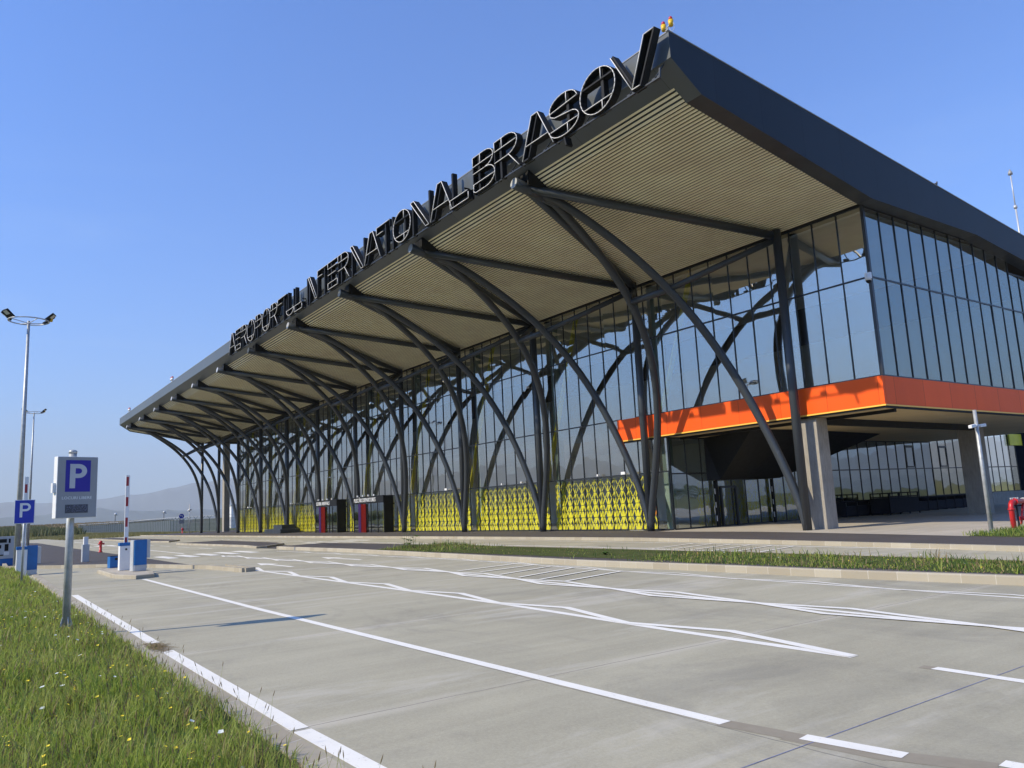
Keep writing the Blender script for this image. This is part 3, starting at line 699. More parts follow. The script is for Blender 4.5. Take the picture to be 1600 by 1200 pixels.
# glazed front
PW = S/8
def pane_wall(name, x0, x1, zs, mat, y, parent, step=PW, tilt=.0018, axis='x'):
    mb = MB(); n = max(1, int(round((x1-x0)/step)))
    for i in range(n):
        a = x0+(x1-x0)*i/n; b = x0+(x1-x0)*(i+1)/n
        for z0, z1 in zip(zs[:-1], zs[1:]):
            t1_, t2_ = rnd.gauss(0, tilt)*(b-a), rnd.gauss(0, tilt)*(z1-z0)
            if axis == 'x': mb.quad((a,y-t1_-t2_,z0),(b,y+t1_-t2_,z0),(b,y+t1_+t2_,z1),(a,y-t1_+t2_,z1))
            else: mb.quad((y+t1_+t2_,a,z0),(y-t1_+t2_,b,z0),(y-t1_-t2_,b,z1),(y+t1_-t2_,a,z1))
    return mb.build(name, mat, parent)
def frames(name, x0, x1, zs, y, parent, w=.045, d=.07, axis='x', step=PW, mat=None, hw=.07):
    mb = MB(); n = max(1, int(round((x1-x0)/step)))
    for i in range(n+1):
        a = x0+(x1-x0)*i/n
        if axis == 'x': mb.box(a-w/2, a+w/2, y-d/2, y+d/2-.02, zs[0], zs[-1])
        else: mb.box(y-d/2+.02, y+d/2, a-w/2, a+w/2, zs[0], zs[-1])
    for z in zs:
        if axis == 'x': mb.box(x0, x1, y-d/2+.006, y+d/2-.028, z-hw/2, z+hw/2)
        else: mb.box(y-d/2+.028, y+d/2-.006, x0, x1, z-hw/2, z+hw/2)
    return mb.build(name, mat or M['frame'], parent)
fr = bpy.data.objects.new('front_curtain_wall', None); col.objects.link(fr); fr.parent = T
pane_wall('glass_panes', -83.25, GX, [5.95,9.97,13.05], M['glass'], GY, fr)
pane_wall('glass_panes', -83.25, -11.25, [2.95,5.95], M['glass'], GY, fr)
pane_wall('glass_panes', -11.25, -8, [2.95,4.72], M['glass'], GY, fr)
for a, b in ((-83.25,-54),(-48.4,-45),(-38.7,-8)): pane_wall('glass_panes', a, b, [.04,2.95], M['clear'], GY, fr)
frames('mullion_frame', -83.25, -11.25, [.04,2.95,5.95,9.97,12.95], GY, fr)
frames('mullion_frame', -10.125, GX-.02, [5.95,9.97,12.95], GY, fr, step=PW)
frames('mullion_frame', -10.125, -8, [.04,2.95,4.72], GY, fr)
sd_ = bpy.data.objects.new('side_curtain_wall', None); col.objects.link(sd_); sd_.parent = T
for ya, yb, zt_ in ((GY, GY+1.17*11, 12.97), (GY+1.17*11+.001, 27.0, 11.95)):
    pane_wall('glass_panes', ya, yb, [5.95,9.97,zt_], M['sideglass'], GX, sd_, 1.17, .0012, 'y')
    frames('mullion_frame', ya, yb, [5.95,9.97,zt_-.06], GX, sd_, .045, .07, 'y', 1.17)
mb = MB(); mb.box(GX-.06,GX+.07,GY-.07,GY+.06,5.9,12.95)
mb.build('corner_post', M['frame'], sd_)

# orange band, slab and trim
mb = MB(); mb.box(-11.4, 3.72, .42, .56, 4.80, 5.92); ob = mb.build('orange_band', M['orange'], T)
mb = MB(); mb.box(3.58, 3.725, .562, 27.0, 4.80, 5.92); mb.build('orange_band', M['orange_side'], T)
mb = MB(); mb.box(-11.4,3.76,.38,.45,4.735,4.79); mb.box(3.70,3.765,.452,27,4.735,4.79); mb.build('amber_trim', M['trimyellow'], ob)
mb = MB(); mb.box(-11.4,3.74,.44,.58,4.66,4.73); mb.box(3.6,3.742,.582,27,4.66,4.73); mb.build('lower_lip', M['dark'], ob)
mb = MB(); mb.box(-8.0, 3.57, .585, 27.0, 4.68, 4.95); mb.build('slab_soffit', M['beigeslab'], T)
mb = MB(); mb.box(.1,.4,1.5,15.0,4.40,4.679); mb.box(-7.9,3.5,1.45,1.6,4.55,4.679); mb.build('soffit_beam', M['dark'], T)
# upper floor and interior shell
mb = MB(); mb.box(-83,3.5,GY+3.2,26.9,5.4,5.9); mb.box(-11,3.5,GY+.1,GY+3.2,5.5,5.88); mb.build('interior_floor', M['intfloor'], T)
mb = MB(); mb.box(-83,GX-.2,20,20.2,5.9,12.7); mb.box(-83,-8.2,14,14.2,0,5.4); mb.box(-83.3,-83.1,GY+.1,34,0,12.7); mb.box(-83,-8.1,34,34.2,0,12.7); mb.build('interior_wall', M['intdark'], T)
mb = MB(); mb.box(-83,-8.1,GY+.05,34,-.02,.006); mb.build('interior_floor', M['intfloor'], T)
for k in range(1, 10):
    mb = MB(); mb.box(-k*S-.2,-k*S+.2,1.4,1.8,0,12.7); mb.build('interior_column', M['intgreen'], T)
for k in range(0, 9):
    mb = MB(); x0 = -5.65-k*S
    mb.beam((x0-.2,1.0,12.9), (x0-(3.9 if k else 2.9),.95,2.9 if k else 6.0), .12, .26, up=(0,1,0)); mb.build('interior_brace', M['yellow'], T)
# yellow lattice inside the lower panes
def lattice(x0, x1, y, z0, z1, parent, axis='x', hot=None):
    mb = MB(); rows = 8; rh = (z1-z0)/rows; cw = .5625; n = int(round((x1-x0)/cw)); x0 = x0+((x1-x0)-n*cw)/2
    def P(u, z, o=0): return (u, y+o, z) if axis == 'x' else (y-o, u, z)
    for r in range(rows):
        k_ = [.80,.62,.74,.60,.5,.38,.28,.22][r]; a, b = z0+r*rh, z0+(r+1)*rh-.012
        for i in range(n):
            c_ = x0+(i+.5)*cw
            m_ = 1 if hot and hot[0] < c_ < hot[1] and 2 <= r <= 4 else 0
            wb, wt = ((.20,.09) if r % 2 == 0 else (.09,.20)); wb = wb*k_; wt = wt*k_; sk = .03*(1 if (i+r) % 2 else -1)
            mb.quad(P(c_-wb-sk,a), P(c_+wb-sk,a), P(c_+wt+sk,b,.05), P(c_-wt+sk,b,.05), m_)
            for s_ in (-1, 1):
                e_ = .045*k_+.012
                p0 = c_+s_*(wb*.9); p1 = c_+s_*(cw/2-.03) if r % 2 == 0 else c_+s_*wt*.8
                if r % 2: p0 = c_+s_*(cw/2-.03)
                mb.quad(P(p0-e_,a,.02), P(p0+e_,a,.02), P(p1+e_,b,.06), P(p1-e_,b,.06), m_)
    return mb.build('yellow_lattice', [M['yellow'], M['orangelat']], parent)
for k in range(1, 10):
    a, b = -k*S-S+.35, -k*S-.3
    if k == 5: a, b = -48.3, -45.1   # beside the entrances
    if k == 4: a = -38.6
    if k == 5:
        lattice(-54.0+.0, -53.6, GY+.16, .05, 2.8, T); 
    if a < -83: a = -82.9
    lattice(a, b, GY+.16, .05, 2.85, T, hot=(-9.9,-9.2) if k == 1 else None)
# entrances
def text_mesh(body, size, mat, name, parent, loc, rot, ext=.01, align='CENTER', sx=1):
    cu = bpy.data.curves.new(name, 'FONT'); cu.body = body; cu.size = size; cu.extrude = ext; cu.align_x = align; cu.align_y = 'CENTER'; cu.resolution_u = 3
    to = bpy.data.objects.new(name+'_tmp', cu); col.objects.link(to); dg = bpy.context.evaluated_depsgraph_get(); dg.update()
    me_ = bpy.data.meshes.new_from_object(to.evaluated_get(dg)); bpy.data.objects.remove(to); me_.materials.clear(); me_.materials.append(mat); me_.name = name
    o = bpy.data.objects.new(name, me_); col.objects.link(o); o.parent = parent; o.location = loc; o.rotation_euler = rot; o.scale = (sx,1,1); return o
def entrance(x0, x1, txt):
    e = bpy.data.objects.new('entrance_vestibule', None); col.objects.link(e); e.parent = T
    y0 = -.35; mb = MB()
    mb.box(x0,x1,y0,GY-.1,2.88,3.0); mb.box(x0,x0+.12,y0,GY-.1,0,2.88); mb.box(x1-.12,x1,y0,GY-.1,0,2.88); mb.box(x0,x1,y0-.06,y0,2.42,3.02)
    for x in (x0+1.15, x0+2.35, x0+3.55, x1-1.25): mb.box(x-.04,x+.04,y0,y0+.08,0,2.42)
    mb.box(x1-.03,x1+.02,y0,GY,2.25,2.35)
    mb.build('frame', M['dark'], e)
    mb = MB(); mb.quad((x0+.1,y0+.03,0),(x1-.1,y0+.03,0),(x1-.1,y0+.03,2.42),(x0+.1,y0+.03,2.42)); mb.quad((x1-.06,y0,0),(x1-.06,GY,0),(x1-.06,GY,2.9),(x1-.06,y0,2.9)); mb.build('glass_door', M['darkglass'], e)
    mb = MB(); mb.box(x0+1.25,x0+1.75,y0-.10,y0-.02,0,2.42); mb.build('purple_panel', M['purple'], e)
    mb = MB(); mb.box(x0+1.8,x0+2.75,y0-.09,y0-.02,0,2.40); mb.build('red_panel', M['redpanel'], e)
    text_mesh(txt, .46, M['white'], 'lettering', e, ((x0+x1)/2-.5, y0-.09, 2.70), (R(90),0,0), .015, sx=.95)
    lattice(x1-1.1, x1-.15, .0, .05, 2.7, e); lattice(x0-.0, x0+.0, .0, .05, 2.7, e)
    for i in range(4):
        mb = MB(); mb.box(x0+1+i*1.1,x0+1.12+i*1.1,y0-.1,y0+.02,3.02,3.16); mb.build('lamp', M['white'], e)
entrance(-54.0,-48.5,'SOSIRI ARRIVALS'); entrance(-44.9,-38.8,'PLECĂRI DEPARTURES')
for x in (-10.9,-29.5,-62,-77):
    mb = MB(); mb.tube([(x,GY-.1,3.0),(x+.1,GY-.5,3.02)], .05, 8); mb.box(x-.02,x+.28,GY-.62,GY-.45,2.96,3.10); mb.build('security_camera', M['white'], T)
for x,z in ((-13.2,3.05),(-20.5,3.05),(-22.7,3.05),(-19.4,9.0),(-36,4.9),(-52,5.2)):
    mb = MB(); mb.box(x-.05,x+.05,GY-.28,GY-.1,z-.05,z+.06); mb.build('small_lamp', M['white'], T)
# corner dome camera
mb = MB(); mb.box(GX-.12,GX+.12,GY-.20,GY-.09,9.85,10.1); mb.tube([(GX+.02,GY-.15,9.95),(GX+.12,GY-.38,9.92)],.05,8); mb.tube([(GX+.12,GY-.38,9.97),(GX+.12,GY-.38,9.72)],[.06,.12],14); mb.sphere((GX+.12,GY-.38,9.70),.10,12,8,1); mb.build('dome_camera', [M['white'], M['dark']], T)
# red round sticker behind the side glass
mb = MB(); mb.tube([(GX-.10,5.25,7.45),(GX-.08,5.25,7.45)], .10, 16); mb.build('red_disc', M['red'], T)

# undercroft wall (plane X=-8) with entry doors
uw = bpy.data.objects.new('undercroft_glass_wall', None); col.objects.link(uw); uw.parent = T
pane_wall('glass_panes', GY+.1, 27, [.04,2.82,4.66], M['darkglass'], -8.0, uw, 1.165, .0015, 'y')
frames('mullion_frame', GY+.1, 27, [.04,2.82,4.64], -8.0, uw, .045, .07, 'y', 1.165)
pane_wall('glass_panes', 27, 40.5, [.92,2.82,7.5], M['glass'], -8.0, uw, 1.165, .0015, 'y')
frames('mullion_frame', 27, 40.5, [.92,2.82,7.5], -8.0, uw, .045, .07, 'y', 1.165)
for y in (.7+1.1435*20, 27+1.125*1):
    mb = MB(); mb.box(-7.965,-7.95,y,y+.09,2.9,4.4); mb.box(-7.965,-7.95,y+1.05,y+1.14,2.9,4.4); mb.box(-7.965,-7.951,y+.09,y+1.05,4.25,4.4); mb.box(-7.965,-7.951,y+.09,y+1.05,2.9,3.0); mb.build('window_frame', M['frame'], uw)
mb = MB()
for y in (4.2,): mb.box(-7.96,-7.82,y,y+.1,0,2.1); mb.box(-7.96,-7.82,y+1.2,y+1.3,0,2.1); mb.box(-7.958,-7.822,y+.1,y+1.2,2.0,2.12)
mb.build('door_frame', M['frame'], uw)
for y in (3.7,8.5,12.4):
    mb = MB(); mb.box(-7.9,-7.78,y,y+.16,0,2.8); mb.build('door_post', M['dark'], uw)
mb = MB()
for y in (3.62,8.42,12.32):
    for z in (.3,1.0,1.7,2.4): mb.box(-7.79,-7.76,y,y+.05,z,z+.28)
mb.build('hinge_plate', M['silver'], uw)
lattice(2.8, 13.5, -8.25, .05, 2.4, T, 'y', None)
mb = MB(); mb.box(-8.02,-7.8,27,60,0,.9); mb.build('concrete_plinth', M['colconc'], T)
# black wedge-shaped canopy over the side doors
mb = MB()
tp = [(-7.94,3.3,4.66),(-4.0,2.2,4.66),(-3.5,5.2,4.66),(-4.2,14,4.66),(-7.94,16,4.66)]; bt = [(-7.94,3.3,2.42),(-7.3,3.6,2.42),(-6.9,5.0,2.42),(-7.0,8.2,2.42),(-7.94,8.4,2.42)]
mb.v += tp+bt
for q in ((0,1,2,3,4),(9,8,7,6,5),(0,5,6,1),(1,6,7,2),(2,7,8,3),(3,8,9,4),(4,9,5,0)): mb.face(q)
mb.build('door_canopy', M['dark'], T)
# concrete columns
for x, y in ((0,.66),(0,15.0),(-99,3.0),(-90,3.0)):
    mb = MB(); ht = 4.66 if x == 0 else 13.0
    mb.box(x-.5,x+.5,y,y+.8,-.02,ht); mb.build('concrete_column', M['colconc'], T, .02)
mb = MB(); mb.tube([(-99,1.0,12.5),(-83.2,1.0,12.5)], .15, 10); mb.build('end_beam', M['tube'], T)
mb = MB(); mb.box(-7.85,-7.80,39.3,41.5,4.5,5.4); mb.build('yellow_panel', M['yellow'], T)
mb = MB(); mb.box(-9,-7.6,41.6,60,0,7.5); mb.build('rear_wing', M['navy'], T)
# trolley corral standing in front of the glass
mb = MB()
mb.box(-7.5,-6.9,14.0,33,.05,.62); 
for y in np.arange(14,33.1,1.2): mb.box(-7.52,-6.86,y-.03,y+.03,0,.9)
mb.box(-6.9,-6.86,14,33,.86,.92); mb.box(-7.54,-7.5,14,33,.86,.92)
thing(mb, 'trolley_corral', M['navy'], 'low dark navy corral along the glass wall under the overhang', 'corral')
mb = MB()
mb.box(-6.6,-5.4,16.2,19.6,.1,1.0); mb.box(-6.6,-5.4,16.2,19.6,1.02,1.08)
for x in (-6.6,-5.46): 
    for y in (16.2,17.3,18.4,19.54): mb.box(x,x+.06,y,y+.06,0,1.3)
mb.box(-6.6,-5.4,16.2,19.6,1.24,1.3)
thing(mb, 'storage_cage', M['navy'], 'taller dark cage beside the navy corral under the overhang', 'cage')

# steel plinth at one column
mb = MB(); mb.box(-65.6,-60.4,-1.6,1.0-.5,-.02,.42); mb.box(-64.4,-61.7,-1.0,.45,.42,.85)
mb.build('column_plinth', M['steel'], T, .02)

# illuminated lettering on the roof edge
LT = bpy.data.objects.new('roof_lettering', None); col.objects.link(LT); LT.parent = T
letters = [('A',-43.74,-41.95),('E',-41.9,-40.6),('R',-40.44,-38.99),('O',-38.85,-37.02),('P',-36.83,-35.33),('O',-35.2,-33.5),('R',-33.37,-31.95),('T',-31.85,-30.1),('U',-30.1,-28.7),('L',-28.6,-27.2),
 ('I',-26.52,-26.2),('N',-26.1,-24.5),('T',-24.49,-22.9),('E',-22.83,-21.4),('R',-21.3,-19.75),('N',-19.6,-17.7),('A',-17.7,-15.75),('T',-16.15,-14.6),('I',-14.56,-14.2),('O',-14.2,-12.35),('N',-12.37,-10.4),('A',-10.4,-8.43),('L',-8.59,-7.06),
 ('B',-6.63,-4.95),('R',-4.97,-3.3),('A',-3.07,-1.13),('S',-1.32,.38),('O',.49,2.3),('V',2.15,4.18)]
M['neon'] = simple('white_tube', (.80,.78,.74), .35, 0, .02, 3)
M['letterplate'] = simple('letter_back_plate', (.05,.058,.068), .4, 0, .15, 2)
ZB, ZT = 14.82, 16.42; YF, YB = -11.46, -11.16
def arc(cx, cy, rx, ry, a0, a1, n=12): return [(cx+rx*math.cos(R(a0+(a1-a0)*i/n)), cy+ry*math.sin(R(a0+(a1-a0)*i/n))) for i in range(n+1)]
# per letter: white-edged lines, plain dark lines, wide dark bars, back plates (unit square)
bowlT = [(0,.5),(0,1),(.5,1)]+arc(.55,.75,.42,.25,90,-90,8)+[(0,.5)]
LD = {
 'A': ([[(0,0),(.36,1),(.56,1),(1,0)],[(.14,.32),(.86,.32)]], [[(.20,0),(.54,.96)],[(0,0),(.20,0)]], [], [[(0,0),(.36,1),(.54,1),(.2,0)]]),
 'E': ([[(1,.78),(0,.78),(0,1),(1,1)],[(0,.54),(.85,.54)],[(1,.22),(0,.22),(0,0),(1,0),(1,.2)]], [[(0,0),(0,1)]], [((.28,0),(.28,1))], []),
 'R': ([[(0,.74),(0,1),(.5,1)]+arc(.5,.72,.46,.28,90,-90,10)+[(0,.44)],[(0,.74),(.93,.74)],[(.6,.44),(1,0)],[(.32,.74),(.32,1)]], [[(0,0),(0,.8)]], [((.22,0),(.22,.9))], [[(0,.74),(0,1),(.5,1),(.85,.92),(.94,.74)]]),
 'P': ([[(0,.74),(0,1),(.5,1)]+arc(.5,.72,.46,.28,90,-90,10)+[(0,.44)],[(0,.74),(.93,.74)],[(.32,.74),(.32,1)]], [[(0,0),(0,.8)]], [((.22,0),(.22,.9))], [[(0,.74),(0,1),(.5,1),(.85,.92),(.94,.74)]]),
 'B': ([[(0,.74),(0,1),(.55,1)]+arc(.55,.77,.38,.23,90,-90,8)+[(0,.54)],arc(.58,.27,.4,.27,90,-90,10)+[(.1,0),(0,.06),(.03,.24)],[(0,.74),(.9,.74)],[(0,.24),(.95,.24)],[(.34,.74),(.34,1)]], [[(0,0),(0,1)]], [((.24,.02),(.24,.95))], [[(0,.74),(0,1),(.55,1),(.85,.92),(.92,.74)],[(.05,.24),(.05,0),(.58,0),(.85,.07),(.96,.24)],[(.3,.3),(.3,.48),(.9,.48),(.95,.3)]]),
 'O': ([arc(.5,.5,.5,.5,0,360,28),[(.62,.98),(.62,.72)],[(.1,.22),(.92,.22)],[(.62,.02),(.62,.22)]], [[(.06,.72),(.95,.72)]], [((.62,.05),(.62,.95))], [arc(.5,.5,.48,.49,33,147,9),arc(.5,.5,.48,.49,214,326,9)]),
 'S': ([[(.98,.74)]+arc(.5,.75,.46,.25,10,180,10)+[(.06,.62),(.2,.54),(.8,.46)]+arc(.5,.26,.5,.26,35,-180,14),[(.05,.70),(.95,.74)],[(.05,.24),(.98,.24)],[(.62,.98),(.62,.74)],[(.62,.02),(.62,.24)]], [], [((.62,.02),(.62,.95))], [arc(.5,.75,.45,.24,0,180,9),arc(.5,.26,.48,.25,180,360,9)]),
 'V': ([[(0,1),(.44,0)],[(.44,0),(.78,1),(1,1)],[(.44,0),(.62,.0)]], [[(.62,0),(1,1)],[(.05,1),(.49,0)]], [], [[(.44,0),(.78,1),(1,1),(.62,0)]]),
 'N': ([[(.04,1),(.2,1),(.92,0),(.76,0),(.04,.98)]], [], [((.08,0),(.08,.95)),((.92,.0),(.92,1.0))], [[(.04,1),(.2,1),(.92,0),(.76,0)]]),
 'T': ([[(0,.74),(0,1),(1,1)],[(0,.76),(.5,.76)]], [[(1,1),(1,.8)]], [((.62,0),(.62,.98))], [[(.03,.78),(.03,.98),(.97,.98),(.97,.78)]]),
 'U': ([[(.0,.24)]+arc(.5,.26,.5,.26,180,360,12),[(.02,.24),(.98,.24)]], [[(0,.2),(0,1)],[(1,.2),(1,1)]], [((.14,.1),(.14,1)),((.9,.1),(.9,1))], [arc(.5,.26,.48,.25,180,360,9)]),
 'L': ([[(0,.24),(0,0),(1,0),(1,.18)],[(0,.24),(.96,.24)]], [], [((.1,0),(.1,1))], [[(.05,.03),(.05,.22),(.95,.22),(.95,.03)]]),
 'I': ([], [], [((.5,0),(.5,1))], []),
}
def letter(ch, x0, x1):
    W, D_, Bz, Pl = LD[ch]; mb = MB()
    def m2(p): return x0+p[0]*(x1-x0), ZB+p[1]*(ZT-ZB)
    def wall(a, b, th, y0, y1, mi=0):
        a, b = m2(a), m2(b); d = Vector((b[0]-a[0], 0, b[1]-a[1])); L = d.length
        if L < 1e-5: return
        d /= L
        mb.obox(((a[0]+b[0])/2, (y0+y1)/2, (a[1]+b[1])/2), d*(L/2+th*.4), (0,(y1-y0)/2,0), Vector((-d.z,0,d.x))*th/2, mi)
    for ln in W:
        for a, b in zip(ln[:-1], ln[1:]):
            wall(a, b, .055, YF+.03, YB)
            a2, b2 = m2(a), m2(b)
            if math.dist(a2, b2) > 1e-4: mb.tube([(a2[0],YF,a2[1]),(b2[0],YF,b2[1])], .016, 6, 1)
    for ln in D_:
        for a, b in zip(ln[:-1], ln[1:]): wall(a, b, .06, YF+.01, YB)
    for a, b in Bz: wall(a, b, .13, YF+.06, YB-.004)
    for pl in Pl:
        k = len(mb.v); pts = [m2(p) for p in pl]; mb.v += [(x, YB-.03, z) for x, z in pts]+[(x, YB-.012, z) for x, z in pts]; n = len(pts)
        mb.face(tuple(range(k, k+n)), 2); mb.face(tuple(range(k+2*n-1, k+n-1, -1)), 2)
    mb.box((x0+x1)/2-.03,(x0+x1)/2+.03,YB-.01,-10.91,ZB+.75,ZB+.81,0)
    if ch == 'S': mb.obox((x0+.86,(YF+YB)/2,ZB-.26),(.035,0,.012),(0,(YB-YF)/2,0),(-.04,0,.17),0)
    return mb.build('letter', [M['dark'], M['neon'], M['letterplate']], LT)
for l in letters: letter(*l)
mb = MB(); 
for a, b in ((-43.9,-27),(-26.6,-7),(-6.7,4.15)):
    mb.box(a,b,-11.32,-11.27,14.76,14.81)
    x = a+.3
    while x < b: mb.beam((x,-11.30,14.84),(x,-10.86,15.44),.04,.04); mb.box(x-.2,x+.1,-11.26,-11.16,14.80,14.90); x += 1.15
mb.beam((4.13,-11.30,14.79),(4.13,-11.25,15.1),.05,.05)
mb.build('letter_rail', M['steel'], LT)

# roof furniture
def beacon(x, y, z, label, big=True):
    e = empty('obstruction_light', (x,y,z), 0, label, 'roof light')
    g = MB(); g.tube([(0,0,0),(0,0,.28)], .03, 8); g.tube([(-.16,0,.28),(.16,0,.34)], .02, 6); g.build('bracket', M['galv'], e)
    for s in (-1, 1):
        g = MB(); g.tube([(.16*s,0,.26),(.16*s,0,.46)], [.07,.09], 12, 0 if big else 1); g.build('lamp_body', [M['hyellow'], M['white']], e)
        g = MB(); g.tube([(.16*s,0,.46),(.16*s,0,.56),(.16*s,0,.6)], [.07,.06,.02], 12); g.build('lamp_lens', M['red'], e)
    g = MB(); g.tube([(.2+.1*math.cos(t*.5), 0, .2+.14*math.sin(t*.5)) for t in range(13)], .008, 5, 0); g.build('cable', M['silver'], e)
    return e
beacon(4.1,-10.7,16.42,'twin yellow warning light on the near roof corner')
for x, lb in ((-68.77,'small red and white warning light midway along the far roof edge'),(-94.55,'small red and white warning light near the far left roof end')):
    o = beacon(x,-10.6,16.45,lb,False); o.scale = (1.6,1.6,1.3)
e = empty('antenna_mast', (2.1,20,top(20)), 0, 'slender white antenna mast rising behind the roof at right', 'antenna')
g = MB(); g.tube([(0,0,-.1),(0,0,4.0)], .05, 8); g.build('pole', M['silver'], e)
g = MB(); g.tube([(0,0,4.0),(0,0,6.0)], .035, 8); g.tube([(0,0,3.95),(0,0,4.12)], .10, 10); g.build('upper_pole', M['silver'], e)
g = MB(); g.tube([(0,0,6.0),(0,0,6.12),(0,0,6.32)], [.13,.12,.02], 10); g.build('tip', M['cabgrey'], e)
# bird on the roof edge
mb = MB(); bx_, by_, bz = 4.2, 6.0, top(6)+.14
mb.tube([(bx_,by_-.16,bz+.02),(bx_,by_-.06,bz+.03),(bx_,by_+.06,bz+.06),(bx_,by_+.13,bz+.13)], [.01,.055,.06,.03], 10)
mb.sphere((bx_,by_+.14,bz+.17), .035, 8, 6); mb.tube([(bx_,by_+.17,bz+.17),(bx_,by_+.21,bz+.165)], [.012,.002], 5); mb.tube([(bx_+.02,by_,bz),(bx_+.02,by_,bz-.13)],.006,4); mb.tube([(bx_-.02,by_,bz),(bx_-.02,by_,bz-.13)],.006,4)
thing(mb, 'bird', simple('bird_feathers',(.10,.09,.08),.7), 'small dark bird perched on the right roof edge', 'bird')

# ------------------------------------------------------------------ signs, gates, masts
def Pglyph(mb, h, w, t, x, y0, z0, mi=0, depth=.006):
    # letter P in the local yz plane facing +x: stem and bowl
    mb.box(x, x+depth, y0, y0+t, z0, z0+h, mi)
    R1 = h*.29; cz = z0+h-R1; yb = y0+w-R1; pts = [(yb, cz+R1)]
    n = 14; outer = [(yb+R1*math.cos(a), cz+R1*math.sin(a)) for a in np.linspace(math.pi/2,-math.pi/2,n)]; r2_ = R1-t*.92
    inner = [(yb+r2_*math.cos(a), cz+r2_*math.sin(a)) for a in np.linspace(math.pi/2,-math.pi/2,n)]
    outer = [(y0+t, cz+R1)]+outer+[(y0+t, cz-R1)]; inner = [(y0+t, cz+r2_)]+inner+[(y0+t, cz-r2_)]
    k = len(mb.v)
    for xx in (x+depth, x):
        mb.v += [(xx, a, b) for a, b in outer]+[(xx, a, b) for a, b in inner]
    m_ = len(outer)
    for i in range(m_-1):
        mb.face((k+i, k+m_+i, k+m_+i+1, k+i+1), mi)
        mb.face((k+i, k+i+1, k+2*m_+i+1, k+2*m_+i), mi); mb.face((k+m_+i+1, k+m_+i, k+3*m_+i, k+3*m_+i+1), mi)
def front_text(body, size, mat, name, parent, x, y, z, sx=1):
    return text_mesh(body, size, mat, name, parent, (x,y,z), (R(90),0,R(90)), .001, sx=sx)
e = empty('parking_display_sign', (5.68,-27.335,0), R(17), 'grey parking cabinet sign with large P and LOCURI LIBERE display on a galvanised post', 'sign')
g = MB(); g.tube([(0,0,-.12),(0,0,2.70)], .056, 20); g.tube([(0,0,2.70),(0,0,2.74),(0,0,2.755)], [.06,.06,.03], 20)
for a in (0, math.pi/2): g.beam((-.11*math.cos(a),-.11*math.sin(a),.0),(.11*math.cos(a),.11*math.sin(a),.0),.012,.12)
for dx, dy in ((1,0),(0,1),(-1,0),(0,-1)):
    k = len(g.v); px, py = -dy*.006, dx*.006
    g.v += [(dx*.05+px,dy*.05+py,.0),(dx*.12+px,dy*.12+py,.0),(dx*.05+px,dy*.05+py,.22),(dx*.05-px,dy*.05-py,.0),(dx*.12-px,dy*.12-py,.0),(dx*.05-px,dy*.05-py,.22)]
    g.face((k,k+1,k+2)); g.face((k+5,k+4,k+3)); g.face((k+1,k+4,k+5,k+2))
g.build('post', M['galv'], e)
g = MB(); g.box(.06,.26,-.262,.275,1.69,2.635); cabn = g.build('cabinet', M['white'], e, .006)
g = MB(); g.box(.258,.266,-.255,.268,1.697,2.628); g.build('front_panel', M['cabgrey'], cabn)
g = MB(); g.box(.262,.270,-.155,.175,2.09,2.58,0); g.build('parking_symbol', M['deepblue'], cabn)
g = MB(); Pglyph(g,.375,.225,.072,.270,-.10,2.145); g.build('letter', M['silver'], cabn)
g = MB(); g.box(.262,.272,-.145,.155,1.765,1.895); g.box(.255,.268,-.155,.165,1.755,1.905,1); g.build('display', [simple('led_screen',(.05,.055,.075),.3,0,.3,30), M['cabgrey']], cabn)
g = MB()
for i in range(150):
    u, v_ = rnd.uniform(-.135,.145), 1.775+.11*rnd.random()**1; g.box(.272,.273,u,u+rnd.uniform(.002,.010),v_,v_+.003)
g.build('display_dots', simple('led_dots',(.25,.27,.42),.4), cabn)
front_text('LOCURI LIBERE', .060, M['white'], 'lettering', cabn, .267, .005, 1.995, .98)
cabn.scale = (.62,1.12,1); cabn.location.x = .022
g = MB(); g.box(.10,.2,-.30,-.262,2.08,2.23); g.build('side_box', M['white'], cabn)

e = empty('parking_sign', (-8.0,-27.13,0), R(3), 'small blue parking sign with white P and white rim on a thin post', 'sign')
g = MB(); g.tube([(0,0,-.1),(0,0,2.42)], .032, 12); g.build('post', M['galv'], e)
g = MB(); g.box(.035,.05,-.28,.25,1.74,2.45); pl = g.build('plate', M['white'], e, .005)
g = MB(); g.box(.046,.053,-.262,.232,1.758,2.432); g.build('blue_face', M['signblue'], pl)
g = MB(); Pglyph(g,.42,.28,.07,.053,-.14,1.93); g.build('letter', M['white'], pl)

